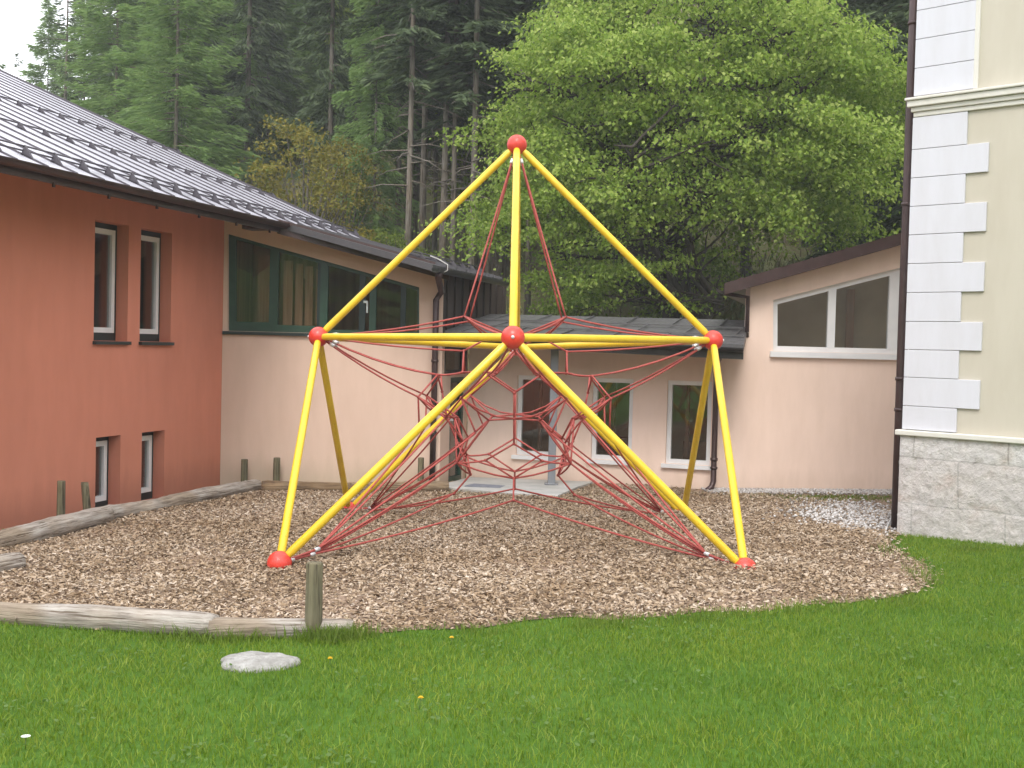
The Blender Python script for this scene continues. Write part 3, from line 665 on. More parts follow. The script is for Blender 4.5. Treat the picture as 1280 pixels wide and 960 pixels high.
# snow guards: brackets on every seam and two rails per row
def guards(base, up, nrm, s0, s1, off, rails, par, h=.105):
    mb = MB(); k = S1-.06
    while k > s0:
        if k < s1:
            p = base+D3*k+up*off
            mb.add([p+nrm*.0, p+D3*.03, p+D3*.03+nrm*h, p+nrm*h, p-up*.15, p-up*.15+D3*.03], [(0, 1, 2, 3), (0, 3, 4), (1, 5, 2), (3, 2, 5, 4)])
        k -= .47
    for rh in rails: mb.tube([base+D3*s0+up*off+nrm*rh, base+D3*s1+up*off+nrm*rh], .010, 6)
    return part(mb, 'snow_guard', 'guard', par)
guards(E0, UPR, nrm1, S0, S1, .32, (.045, .092), roof)
guards(E0, UPR, nrm1, S0, S1, 1.85, (.055,), roof, .075)
guards(E0, UPR, nrm1, S0, S1, 3.7, (.055,), roof, .075)
guards(E0+DNR*1.9, -DNR, nrm2, .1, S1, 0, (.05, .10), slope_roof, .11)
# fascia / gutter of the red eave, verge board of the gable, gutter of the lower eave
mb = MB(); g0 = E0+D3*S0
mb.frame_box(g0+np.array([0, 0, -.155]), D3*(-S0), MN*.03, (0, 0, .15)); part(mb, 'fascia', 'brown_metal', wing)
def gutter(mb, A, B, r=.065, out=None):
    A, B = np.array(A), np.array(B); d = (B-A)/np.linalg.norm(B-A); o = out; vs = []; n = 8
    for P_ in (A, B):
        for rr in (r, r-.006):
            for i in range(n+1):
                t = math.pi*i/n; vs.append(P_+o*(-math.cos(t)*rr)+np.array([0, 0, -math.sin(t)*rr]))
    m1 = n+1; fs = []
    for i in range(n): fs += [(i, i+1, 2*m1+i+1, 2*m1+i), (m1+i+1, m1+i, 3*m1+i, 3*m1+i+1)]
    for b in (0, 2*m1): fs += [(b+i, b+i+1, b+m1+i+1, b+m1+i) for i in range(n)]
    fs += [(0, m1, 3*m1, 2*m1), (n, m1+n, 3*m1+n, 2*m1+n)]
    mb.add(vs, fs, True)
mb = MB(); gutter(mb, g0+MN*.10+np.array([0, 0, -.02]), E0+MN*.10+np.array([0, 0, -.03]), .07, MN)
for k in np.arange(S0+.3, 0, .94): mb.frame_box(E0+D3*k+MN*.02+np.array([0, 0, -.19]), D3*.03, MN*.02, (0, 0, .05))
part(mb, 'gutter', 'brown_metal', wing)
mb = MB(); mb.frame_box(E0-D3*.30+MN*-.42+np.array([0, 0, -.13]), D3*.30, MN*.45, (0, 0, .06)); part(mb, 'soffit_board', 'brown_metal', wing)
RE = np.array([E0[0]+W2/MN[0]*1.0, 17.0, 0.]); RE[2] = float(roofz(RE[0], RE[1]))
mb = MB(); v = RE-E0; mb.frame_box(E0+np.array([-.02, -.035, -.17]), v+np.array([.05, 0, -.01]), (0, .03, 0), (0, 0, .175)); mb.frame_box(E0+np.array([0, -.055, -.02]), v, (0, .05, 0), (0, 0, .05)); part(mb, 'verge_board', 'brown_metal', wing)
EV = E0+DNR*W2
mb = MB(); gutter(mb, EV+MN*.07+D3*-.05+np.array([0, 0, -.05]), EV+MN*.07+D3*S1+np.array([0, 0, -.05]), .065, MN)
part(mb, 'gutter', 'dark_metal', wing)
# downpipe at the gable corner
pp = lambda x, y, Y: toY(x, y, Y)
mb = MB(); bx = -1.128; top = EV+MN*.07+D3*.12+np.array([0, 0, -.10])
mb.tube([top, top+np.array([-.02, 0, -.07]), np.array([bx+.07, 17.44, top[2]-.22]), np.array([bx, 17.42, top[2]-.34]), np.array([bx, 17.42, 1.2]), np.array([bx, 17.42, Zp(bx, 17.4)-.02])], .045, 12)
dp = part(mb, 'downpipe', 'brown_metal', wing)
mb = MB()
for z in (1.35, .3): mb = MB(); mb.tube([(bx, 17.42, z-.02), (bx, 17.42, z+.02)], .055, 12); mb.box(bx-.01, bx+.01, 17.42, 17.51, z-.01, z+.01); part(mb, 'pipe_bracket', 'brown_metal', dp)
mb = MB(); c0 = EV+D3*.05+np.array([0, 0, .03]); mb.tube([c0+MN*-.05+np.array([0, 0, .09]), c0+MN*.03+D3*.06+np.array([0, 0, .06]), c0+MN*.17+D3*.1+np.array([0, 0, -.02]), c0+MN*.17+D3*.1+np.array([0, 0, -.10]), c0+MN*.05+D3*.12+np.array([0, 0, -.15])], .008, 6); part(mb, 'lightning_cable', 'cable', wing)

# ---- low entrance link between the two buildings
ent = thing('entrance_link', 'low entrance link with dark sheet metal roof and three white framed windows in peach wall', 'building')
EW = np.array([-.68, 18.70]); EE = np.array([3.0, 17.378]); UE = (EE-EW)/np.linalg.norm(EE-EW); LE = np.linalg.norm(EE-EW)
Rf = [np.array([-.99, 17.30, 1.79]), np.array([3.12, 16.25, 1.69]), np.array([3.395, 17.48, 1.90]), np.array([3.60, 18.25, 2.075]), np.array([-.38, 19.35, 2.10])]
wins = []
for xl, yt, xr, yb in [(647, 471, 694, 569), (741, 470, 789, 578), (834.5, 475, 887, 583)]:
    s0, zt = wsz(xl, yt, EW, UE); s1, zb = wsz(xr, yb, EW, UE); wins.append([s0, s1, zb, zt])
zt = sum(q[3] for q in wins)/3; zb = sum(q[2] for q in wins)/3
for q in wins: q[2], q[3] = zb, zt
wall('wall', ent, EW, UE, [(0, -.9), (LE-.003, -.9), (LE-.003, 1.72), (0, 1.72)], [hole(q) for q in wins], .3, 'pink')
for q in wins:
    mb = MB(); o1 = hole(q); i1 = inset(o1, .065); ring(mb, EW, UE, o1, i1, .05, .12); fr = part(mb, 'window', 'white_frame', ent)
    mb = MB(); plate(mb, EW, UE, i1, .08, .088); part(mb, 'pane', 'glass_low', fr)
    mb = MB(); sbox(mb, EW, UE, q[0]-.05, q[1]+.05, q[2]-.06, q[2]-.003, -.06, .05); part(mb, 'sill', 'white_frame', fr)
    mb = MB(); sbox(mb, EW, UE, i1[0][0]+.12, i1[0][0]+.17, i1[0][1], i1[2][1], .5, .54); sbox(mb, EW, UE, i1[0][0]+.05, i1[1][0]-.1, i1[0][1]-.1, i1[0][1]+.22, .7, .9); part(mb, 'inside_post', mat('inside_wood', (.24, .13, .07), (.16, .08, .05), 3, .6), fr)
room(ent, EW, UE, .2, LE-.2, -.5, 1.6, .301, 2.6, 'room_pale')
def poly_slab(mb, top, th):
    n = len(top); vs = list(top)+[p-np.array([0, 0, th]) for p in top]
    mb.add(vs, [tuple(range(n)), tuple(range(2*n-1, n-1, -1))]+[(i, n+i, n+(i+1) % n, (i+1) % n) for i in range(n)])
mb = MB(); poly_slab(mb, Rf, .10)
fe = Rf[1]-Rf[0]; be = Rf[3]-Rf[4]
rowpt = lambda t, s_: (Rf[0]+fe*s_)*(1-t)+(Rf[4]+be*s_)*t
for t in (.30, .62):
    A, B = rowpt(t, .0), rowpt(t, 1.0 if t > .5 else .99); mb.frame_box(A+np.array([0, -.02, .002]), B-A, (0, .03, .004), (0, 0, .022))
for j, (t0, t1) in enumerate([(0, .30), (.30, .62), (.62, .99)]):
    for k in range(6):
        s_ = (k+.35+.4*(j % 2))/6.0
        if s_ < .97:
            A, B = rowpt(t0, s_), rowpt(t1, s_+.02); mb.frame_box(A+np.array([0, 0, .003]), (.02, 0, 0), B-A, (0, 0, .016))
lr = fix(part(mb, 'roof', 'low_roof', ent))
of = np.array([fe[1], -fe[0], 0]); of /= np.linalg.norm(of)
mb = MB(); gutter(mb, Rf[0]+of*.065+np.array([0, 0, -.045]), Rf[1]+of*.065+np.array([0, 0, -.045]), .062, of); part(mb, 'gutter', 'dark_metal', ent)
mb = MB(); mb.frame_box(Rf[0]+np.array([0, .001, -.20])-of*.04, fe, of*.03, (0, 0, .10)); part(mb, 'fascia', 'dark_metal', ent)
ptp = gnd(689, 611); mb = MB(); pz = 1.62
mb.box(ptp[0]-.055, ptp[0]+.055, ptp[1]-.055, ptp[1]+.055, ptp[2]+.02, pz); mb.box(ptp[0]-.10, ptp[0]+.10, ptp[1]-.10, ptp[1]+.10, ptp[2]+.07, ptp[2]+.085); bevel(part(mb, 'post', 'grey_post', ent), .008)
sl_px = [gnd(560, 614)[:2], gnd(640, 621)[:2], gnd(697, 624.5)[:2], gnd(722, 613)[:2]]
sl_poly = [*sl_px, np.array([1.25, 17.95]), np.array([-.60, 18.62]), np.array([-.98, 17.35])]
mb = MB(); poly_slab(mb, [np.array([p[0], p[1], Zp(p[0], p[1])+.06]) for p in sl_poly], .15); bevel(part(mb, 'doorstep', 'concrete', ent), .012)
mb = MB(); m0 = gnd(612, 607, .06)
mb.frame_box(m0+np.array([-.35, -.2, .003]), (.75, -.25, -.003), (.12, .38, -.01), (0, 0, .012)); part(mb, 'door_mat', mat('door_mat', (.20, .21, .25), (.15, .16, .19), 12, .95), ent)
mb = MB(); px_ = gnd(890, 613); px_[1] -= .09
mb.tube([(px_[0]+.0, px_[1]-.55, 1.60), (px_[0], px_[1]-.3, 1.55), (px_[0], px_[1], 1.42), (px_[0], px_[1], .5), (px_[0], px_[1], px_[2]+.14), (px_[0]-.03, px_[1]-.03, px_[2]+.06), (px_[0]-.10, px_[1]-.08, px_[2]+.015)], .042, 12); dq = part(mb, 'downpipe', 'brown_metal', ent)
mb = MB(); mb.tube([(px_[0], px_[1], .02), (px_[0], px_[1], .06)], .055, 12); part(mb, 'pipe_bracket', 'brown_metal', dq); mb = MB(); mb.tube([(px_[0], px_[1], -.1), (px_[0], px_[1], -.07)], .055, 12); part(mb, 'pipe_bracket', 'brown_metal', dq)

# ---- pink building on the right
pk = thing('pink_building', 'pale pink building with slanted white framed window and brown sloping roof edge', 'building')
PK = np.array([3.0, 17.38]); sx = 3.41-3.0
PT = lambda s: 2.523+.31*(s-sx)
hp = [(966.5, 437), (1152, 447), (1152, 321), (966.5, 375)]
hw = [wsz(x, y, PK, U1) for x, y in hp]; zb = (hw[0][1]+hw[1][1])/2+.01
x_end = 3.35; sl_ = (wsz(1112, 338, PK, U1)[1]-hw[3][1])/(wsz(1112, 338, PK, U1)[0]-hw[3][0])
hw = [(hw[0][0], zb), (x_end, zb), (x_end, hw[3][1]+sl_*(x_end-hw[3][0])), hw[3]]
wall('wall', pk, PK, U1, [(0, -.9), (6.4, -.9), (6.4, PT(6.4)), (sx, PT(sx)), (sx, 1.80), (0, 1.80)], [hw], .35, 'pink')
mb = MB(); inn = inset(hw, .075); ring(mb, PK, U1, hw, inn, .06, .13); pw = part(mb, 'slanted_window', 'white_frame', pk)
XP = lambda x: wsz(x, 400, PK, U1)[0]
tl2 = lambda s: hw[3][1]+sl_*(s-hw[3][0])
for a0, a1 in ((1036, 1045.5), (1112, 1126)):
    mb = MB(); plate(mb, PK, U1, [(XP(a0), zb+.07), (XP(a1), zb+.07), (XP(a1), tl2(XP(a1))-.07), (XP(a0), tl2(XP(a0))-.07)], .055, .135); part(mb, 'mullion', 'white_frame', pw)
mb = MB(); plate(mb, PK, U1, inn, .09, .098); part(mb, 'pane', 'glass_low', pw)
mb = MB(); sbox(mb, PK, U1, hw[0][0]-.05, hw[1][0]+.03, zb-.085, zb-.003, -.06, .06); part(mb, 'sill', 'white_frame', pw)
room(pk, PK, U1, hw[0][0]-.15, 6.0, zb-.8, (hw[3][1]+.1, hw[3][1]+.1+sl_*(6.15-hw[0][0])), .351, 1.35, 'room_pale')
mb = MB(); sbox(mb, PK, U1, XP(1088), XP(1097), zb-.8, 2.6, 1.2, 1.3); part(mb, 'inside_post', 'room', pw)
wall('side_wall', pk, np.array([3.412, 17.385])+D*6, -D, [(0, -.9), (5.64, -.9), (5.64, PT(sx)-.03), (0, PT(sx)-.03)], [], .3, 'pink')
AL3 = .31/MN[0]; UP3 = np.array([MN[0], MN[1], AL3]); B3 = np.array([3.41, 17.38, PT(sx)+.13]); B3 = B3-D3*.38-UP3*.33
mb = MB(); fr3 = np.array([1., 0, AL3*MN[0]])
mb.frame_box(B3-np.array([0, 0, .10]), fr3*6.2, D3*6, (0, 0, .10)); 
for k in range(12): mb.frame_box(B3+fr3*(.2+k*.5)+np.array([0, 0, .002]), fr3*.03, D3*6, (0, 0, .035))
rf3 = fix(part(mb, 'roof', 'brown_metal', pk))
mb = MB(); mb.frame_box(B3+np.array([-.01, -.03, -.15]), fr3*6.2, (0, .028, 0), (0, 0, .165)); part(mb, 'verge_board', 'brown_metal', rf3)
mb = MB(); gutter(mb, B3-MN*.06-D3*.06+np.array([0, 0, -.06]), B3-MN*.06+D3*6+np.array([0, 0, -.06]), .062, -MN); part(mb, 'gutter', 'brown_metal', rf3)
mb = MB(); q = toY(933.5, 366, 17.42); mb.tube([B3-MN*.03+D3*.2+np.array([0, 0, -.12]), (q[0], 17.32, 2.38), (q[0], 17.32, 1.88)], .032, 10); part(mb, 'downpipe', 'brown_metal', pk)

# ---- cream building with quoins on the right
cb = thing('cream_building', 'cream plastered building corner with white quoins and rough granite plinth', 'building')
UC = np.array([.717, -.698]); UC /= np.linalg.norm(UC); NC = np.array([UC[1], -UC[0]]); CC = corner[:2]+(-NC)*.0
ZT = 9.0
wall('wall', cb, CC, UC, [(0, .80), (7, .80), (7, ZT), (0, ZT)], [], .4, 'cream')
VC = -NC    # direction of the far face
wall('side_wall', cb, CC+VC*7, -VC, [(0, -.9), (6.598, -.9), (6.598, ZT), (0, ZT)], [], .4, 'cream')
zc0, zc1 = 4.02, 4.255
mb = MB()
for (a0, a1, pr) in ((zc0+.03, zc0+.08, .03), (zc0+.08, zc0+.13, .05), (zc0+.13, zc0+.195, .08), (zc0+.195, zc1-.01, .10)):
    sbox(mb, CC, UC, -pr, 7, a0+.0005, a1-.0005, -pr, .0 if pr < .2 else 0)
    sbox(mb, CC+VC*4, -VC, .0, 3.999, a0+.0005, a1-.0005, -pr, -.001)
bevel(part(mb, 'cornice', 'cornice', cb), .008)
ys = [151, 187.5, 223, 258.5, 294, 330, 366, 402, 437, 471.5, 507, 538.5]
zs = [wsz(1145-(y-130)*.033, y, CC, UC)[1] for y in ys]; zs[0] = zc0+.028; zs[-1] = .835
for i in range(len(zs)-1):
    wd = .54 if i % 2 == 0 else .765; mb = MB()
    sbox(mb, CC, UC, -.035, wd, zs[i+1]+.0025, zs[i]-.0025, -.025, -.001); sbox(mb, CC+VC*(.76 if i % 2 == 0 else .54), -VC, .0, (.76 if i % 2 == 0 else .54)-.001, zs[i+1]+.0025, zs[i]-.0025, -.025, -.001)
    bevel(part(mb, 'quoin', 'white_plaster', cb), .004)
z = zc1+.012; 
for hgt in (.285, .295, .295, .295, .295, .295, .295, .295):
    mb = MB(); sbox(mb, CC, UC, -.035, .585, z, z+hgt-.005, -.025, -.001); bevel(part(mb, 'quoin', 'white_plaster', cb), .004); z += hgt
mb = MB(); sbox(mb, CC, UC, .5851, .63, zc1+.01, ZT-.5, -.022, -.001); part(mb, 'quoin_border', 'cornice', cb)
mb = MB(); sbox(mb, CC, UC, -.085, 7, .775, .83, -.085, .0); sbox(mb, CC+VC*5, -VC, 0, 4.999, .775, .83, -.085, -.001); bevel(part(mb, 'plinth_ledge', 'cornice', cb), .01)
# plinth: a displaced stone skin on two sides
def stone_face(P0, u, s0, s1, z0, z1, out, step=.035):
    u3 = np.array([u[0], u[1], 0.]); n3 = np.array([u[1], -u[0], 0.]); P3 = np.array([P0[0], P0[1], 0.])
    ss = np.arange(s0, s1+1e-6, step); zz = np.linspace(z0, z1, int((z1-z0)/step)+2)
    Sg, Zg = np.meshgrid(ss, zz); row = np.floor((Zg+.35)/.45); off = (row % 2)*.46+.33
    fs_ = np.abs(((Sg+off)/.92) % 1-.5)*.92; fz = np.abs(((Zg+.35)/.45) % 1-.5)*.45
    jn = np.minimum(.46-fs_, .225-fz); ds = np.clip(jn/.03, 0, 1)*.014
    ds += .004*np.sin(Sg*17+Zg*9)*np.sin(Zg*23-Sg*5)+.005*np.sin(Sg*41+3*np.sin(Zg*19))*np.sin(Zg*37+1)+RNG.normal(0, .004, Sg.shape)
    ds[:, 0] = .0 if s0 < 0 else ds[:, 0]
    Vv = P3+u3*Sg[..., None]+n3*(out+ds)[..., None]; Vv[..., 2] = Zg; return Vv, Sg, Zg
bm = bmesh.new(); uvl = bm.loops.layers.uv.new('UVMap')
def addgrid(Vv, Sg, Zg):
    h, w_ = Sg.shape; vv = [[bm.verts.new(Vv[i, j]) for j in range(w_)] for i in range(h)]
    for i in range(h-1):
        for j in range(w_-1):
            f = bm.faces.new((vv[i][j], vv[i][j+1], vv[i+1][j+1], vv[i+1][j])); f.smooth = True
            for lp, (ii, jj) in zip(f.loops, ((i, j), (i, j+1), (i+1, j+1), (i+1, j))): lp[uvl].uv = (Sg[ii, jj], Zg[ii, jj])
addgrid(*stone_face(CC, UC, -.045, 3.4, -.75, .774, .035)); addgrid(*stone_face(CC+VC*2.5, -VC, -.0, 2.545, -.75, .774, .035))
me = bpy.data.meshes.new('plinth'); bm.to_mesh(me); bm.free(); link('plinth', me, 'granite', cb)
mb = MB(); sbox(mb, CC, UC, .01, 6.9, -.9, .774, .0, .3); part(mb, 'plinth_core', 'concrete', cb)
# downpipe of the cream building and its lightning wire
pb = gnd(1120, 663)
dpY = pb[1]; mb = MB()
top = toY(1151, -30, dpY); kx = toY(1138, 300, dpY)[0]
mb.tube([(pb[0]+.0, dpY, 8.5), (pb[0]+.0, dpY, 4.4), (pb[0]+.0, dpY, 1.0), (pb[0], dpY, pb[2]+.02)], .055, 14); dpc = part(mb, 'downpipe', 'brown_metal', cb)
for z in (1.35, 1.02, 3.2, 5.1): mb = MB(); mb.tube([(pb[0], dpY, z-.018), (pb[0], dpY, z+.018)], .064, 14); mb.tube([(pb[0], dpY, z), (CC[0]+.06, CC[1]+.02, z)], .01, 6); part(mb, 'pipe_bracket', 'brown_metal', dpc)
mb = MB(); mb.tube([(pb[0]+.09, dpY-.04, 4.6), (pb[0]+.075, dpY-.05, 1.2), (pb[0]+.07, dpY-.08, .2), gnd(1116, 650)+np.array([0, 0, .06]), gnd(1104, 671)+np.array([0, 0, .01])], .009, 6); part(mb, 'lightning_wire', 'cable', cb)

# move the roots onto the ground below their buildings without moving the parts
def rebase(root, loc):
    root.location = loc
    for c in root.children: c.location = (c.location[0]-loc[0], c.location[1]-loc[1], c.location[2]-loc[2])
rebase(wing, (-3.0, 17.6, Zp(-3, 17.6))); rebase(ent, (1.2, 17.9, Zp(1.2, 17.9))); rebase(pk, (5.0, 17.6, Zp(5, 17.6))); rebase(cb, (corner[0]+.3, corner[1]+.3, Zp(corner[0], corner[1])))

# ------------------------------------------------------------------ logs, posts, stone, flowers
def log(label, A, B, r, m, knots=True, sink=.25):
    A = np.array([A[0], A[1], Zp(A[0], A[1])+r*(1-sink)]); B = np.array([B[0], B[1], Zp(B[0], B[1])+r*(1-sink)])
    Lg = np.linalg.norm(B-A); n = max(8, int(Lg/.07)); mb = MB(); ph = random.uniform(0, 6)
    side = np.cross((B-A)/Lg, (0, 0, 1)); vs = []; K = 16; rad = []; pts = []
    for i in range(n+1):
        t = i/n; x = t*Lg; rr = r*(1+.05*math.sin(x*3.1+ph)+.035*math.sin(x*8+ph)+random.uniform(-.012, .012)); rad.append(rr)
        pts.append(np.array([side[0]*.018*math.sin(x*1.3+ph), .012*math.sin(x*2.1+ph), x-Lg/2]))
    rad[0] *= .88; rad[-1] *= .88
    mb.tube(pts, rad, K, True, .03)
    for k in range(int(Lg/.45)):
        x = random.uniform(-Lg/2+.1, Lg/2-.1); q = random.uniform(0, 6.28); mb.ball((r*.93*math.cos(q), r*.93*math.sin(q), x), r*.16, 8, 6)
    o = mb.build('log', m); o.location = (A+B)/2; o.rotation_euler = Vector(B-A).to_track_quat('Z', 'Y').to_euler()
    return tag(o, label, 'log', 'logs edging the wood chip bed')
log('grey weathered log along the red wall, running out of the picture at left', gnd(-120, 716)[:2], gnd(134, 653)[:2], .105, 'log')
log('grey weathered log along the red wall with the lower windows just behind it', gnd(122, 653)[:2]+[.04, .12], gnd(322, 613)[:2], .095, 'log')
log('brownish log lying along the foot of the peach gable wall', gnd(322, 615)[:2]+[.06, 0], gnd(561, 615)[:2], .085, 'log_brown')
log('long pale log at the front left edge of the chip bed beside the lawn', gnd(-120, 768)[:2], gnd(270, 797)[:2], .08, 'log')
log('short pale log behind the upright post at the front of the chip bed', gnd(262, 798)[:2], gnd(441, 795)[:2], .065, 'log')
log('log stub poking in at the left picture edge, before the long grey log', gnd(-150, 745)[:2], gnd(22, 712)[:2], .095, 'log')
def post(label, x, yt, yb, Y=None, r=.043, lean=(0, 0), chip_=.01):
    b = gnd(x, yb) if Y is None else np.array([*toY(x, 500, Y)[:2], 0])
    b[2] = Zp(b[0], b[1]); h = toY(x, yt, b[1])[2]-b[2]
    mb = MB(); mb.tube([(0, 0, -.15), (0, 0, h*.3), (lean[0]*.6, lean[1], h*.75), (lean[0], lean[1], h-.006), (lean[0], lean[1], h)], [r, r*1.02, r*.98, r*.97, r*.88], 14, True, .03)
    o = mb.build('wooden_post', 'post' if False else M['post']); o.location = b
    return tag(o, label, 'post', 'wooden posts around the chip bed')
post('mossy green wooden post at the front of the chip bed, in grass', 391.5, 703, 797, r=.052)
post('wooden post before the red wall, the leftmost and farther from the lower windows', 78, 601, 650, 12.5, .043)
post('leaning wooden post before the red wall, beside the nearer lower window', 110.5, 603, 640, 13.3, .043, (-.03, 0))
post('short post before the peach wall, close to the corner with the red wall', 307, 574, 598, 17.3, .05)
post('short post before the peach wall, second from the corner with the red wall', 347.5, 572, 598, 17.32, .05)
post('short post before the peach wall, close to its brown downpipe', 528, 572, 599, 17.3, .045)
mb = MB(); V0 = []
mb.ball((0, 0, 0), 1, 26, 14); st = mb.build('flat_stone', 'rock')
for v in st.data.vertices:
    x, y, z = v.co; k = 1+.07*math.sin(3*math.atan2(y, x)+1)+.05*math.sin(7*math.atan2(y, x)); v.co = (x*.215*k, y*.165*k, (min(z, .55) if z > 0 else z)*.06+.004*math.sin(x*9)*math.sin(y*7))
st.location = (stone_c[0], stone_c[1], stone_c[2]+.012); tag(st, 'flat pale grey stone lying in the lawn before the logs', 'stone')
def dandelion(label, x, y, group=None):
    g = gnd(x, y+3); t = thing('dandelion', label, 'flower', tuple(g), 0, group)
    mb = MB(); mb.tube([(0, 0, 0), (.004, 0, .03), (.006, .002, .055)], .0022, 6); mb.build('stem', 'stem' and M['stem'], t)
    mb = MB(); n = 18
    for lay, (rr, hz) in enumerate(((.013, .055), (.009, .060))):
        for k in range(n):
            q = 2*math.pi*(k+.5*lay)/n; c_, s_ = math.cos(q), math.sin(q); w_ = .0028
            mb.add([(.006, .002, hz), (.006+c_*rr-s_*w_, .002+s_*rr+c_*w_, hz+.004), (.006+c_*rr*1.1, .002+s_*rr*1.1, hz+.003), (.006+c_*rr+s_*w_, .002+s_*rr-c_*w_, hz+.004)], [(0, 1, 2, 3)])
    mb.build('flower_head', M['yellow_flower'], t)
dandelion('yellow dandelion in the middle of the lawn, the nearest to the viewer', 524, 884)
dandelion('yellow dandelion in longer grass by the chip bed edge, right of the mossy post', 563, 806)
dandelion('yellow dandelion half hidden in the lawn between the flat stone and bed edge', 411, 833)
g = gnd(32, 936); t = thing('daisy', 'white flower head lying in the lawn at the lower left corner', 'flower', tuple(g))
mb = MB(); mb.tube([(0, 0, 0), (0, 0, .05)], .002, 6); mb.build('stem', M['stem'], t)
mb = MB()
for k in range(14):
    q = 2*math.pi*k/14; c_, s_ = math.cos(q), math.sin(q); mb.add([(0, 0, .052), (c_*.017-s_*.004, s_*.017+c_*.004, .056), (c_*.021, s_*.021, .054), (c_*.017+s_*.004, s_*.017-c_*.004, .056)], [(0, 1, 2, 3)])
mb.build('flower_head', M['white_flower'], t)

# ------------------------------------------------------------------ trees
def tufts(C, A, Bv):
    return np.stack([C-A*.5-Bv*.25, C-A*.1-Bv*.5, C+A*.5, C-A*.1+Bv*.5], 1).reshape(-1, 3)
def conifer(H, Rr, bare, nbr, ntuft, tl, tw, droop, seed, power=.85, sparse=0.0):
    """returns crown vertices and a branch list"""
    g = np.random.default_rng(seed); Cs, As, Bs = [], [], []; br = []
    for k in range(nbr):
        t = bare+(1-bare)*((k+g.uniform(0, 1))/nbr); z = H*t; tt = (t-bare)/(1-bare)
        prof = (1-tt)**power*min(1, .55+tt*3); L = Rr*prof*g.uniform(.65, 1.15)+.12
        if g.uniform() < sparse: continue
        az = g.uniform(0, 2*math.pi); d = np.array([math.cos(az), math.sin(az), 0]); nt_ = max(5, int(ntuft*L/Rr))
        s = g.uniform(.08, 1, nt_)**.75
        up = (.25-.35*(1-tt))*droop
        zc = z+L*(up*s-droop*.28*s*s*(1.4-tt)+ .16*droop*s**4)
        lat = np.array([-d[1], d[0], 0]); side = g.normal(0, 1, nt_)*.16*L*(1.08-s)+g.normal(0, .05, nt_)
        c = d*(L*s)[:, None]+lat*side[:, None]; c[:, 2] = zc-np.abs(g.normal(0, .10*droop if droop > .7 else .20, nt_))
        ang = np.sign(side)*g.uniform(.2, .9, nt_); dirv = d*np.cos(ang)[:, None]+lat*np.sin(ang)[:, None]; dirv[:, 2] = -g.uniform(.05, .75, nt_)*droop
        dirv = unit(dirv); nb_ = unit(np.cross(dirv, unit(g.normal(0, 1, (nt_, 3)))))
        sz = g.uniform(.6, 1.3, nt_)[:, None]
        Cs.append(c); As.append(dirv*tl*sz); Bs.append(nb_*tw*sz); br.append((z, d, L*.9, up, droop*.28*(1.4-tt)))
    return tufts(np.concatenate(Cs), np.concatenate(As), np.concatenate(Bs)), br
def trunk_mesh(name, H, r, br=None, bare_twigs=0, seed=0, lean=0):
    g = np.random.default_rng(seed); mb = MB(); pts = [(lean*(t**1.5)+.05*math.sin(t*5+seed), .04*math.sin(t*7+seed), H*t-(.6 if t == 0 else 0)) for t in np.linspace(0, 1, 9)]
    mb.tube(pts, [r*(1.25 if i == 0 else 1)*(1-.93*i/8) for i in range(9)], 9)
    for z, d, L, up, dr in (br or [])[::3]:
        mb.tube([np.array([0, 0, z])+d*L*s+np.array([0, 0, L*(up*s-dr*s*s)]) for s in (0, .4, .8)], [.03, .02, .008], 4, False)
    for k in range(bare_twigs):
        z = g.uniform(.12, .6)*H; a = g.uniform(0, 6.28); L = g.uniform(.4, 1.5); d = np.array([math.cos(a), math.sin(a), g.uniform(-.3, .15)])
        mb.tube([np.array([0, 0, z]), np.array([0, 0, z])+d*L*.6, np.array([0, 0, z])+d*L+np.array([0, 0, -.1])], [.02, .013, .004], 4, False)
    me = bpy.data.meshes.new(name); me.from_pydata(mb.v, [], mb.f); me.polygons.foreach_set('use_smooth', mb.sm); return me
def crown_mesh(V, name):
    o = arr_mesh(name, V, 4, [(0, 1, 2, 3)], None); me = o.data; bpy.data.objects.remove(o); return me
PROTO = {}
def proto(kind_, crown, trunk, cm, tm):
    crown.materials.append(M[cm]); trunk.materials.append(M[tm]); PROTO[kind_] = (trunk, crown)
for i in range(3):
    V, br = conifer(17+i, 2.7, .05, 230, 230, .36, .060, 1.0, 40+i); proto(f'spruce{i}', crown_mesh(V, 'spruce_crown'), trunk_mesh('spruce_trunk', 17+i, .15, br, 0, i), 'spruce', 'bark_grey')
for i in range(3):
    V, br = conifer(21, 2.2, .17+.05*i, 150, 190, .36, .060, 1.0, 60+i, .55, .15); proto(f'tall{i}', crown_mesh(V, 'spruce_crown'), trunk_mesh('spruce_trunk', 21, .115, br, 40, 10+i, .3-.3*i), 'spruce', 'bark_grey')
for i in range(2):
    V, br = conifer(21, 1.7, .20+.05*i, 150, 150, .34, .06, 1.0, 160+i, .5, .12); proto(f'pole{i}', crown_mesh(V, 'spruce_crown'), trunk_mesh('spruce_trunk', 21, .085, br, 46, 110+i, .25-.4*i), 'spruce', 'bark_grey')
for i in range(2):
    V, br = conifer(16, 3.0, .08, 270, 290, .30, .045, .6, 80+i, .75, .06); proto(f'larch{i}', crown_mesh(V, 'larch_crown'), trunk_mesh('larch_trunk', 16, .095, br, 8, 20+i), 'larch', 'bark_grey')
V, br = conifer(16, 2.0, .10, 140, 150, .24, .045, .6, 91, .7, .25); proto('thin', crown_mesh(V, 'larch_crown'), trunk_mesh('larch_trunk', 16, .12, br, 26, 31), 'spruce', 'bark_grey')
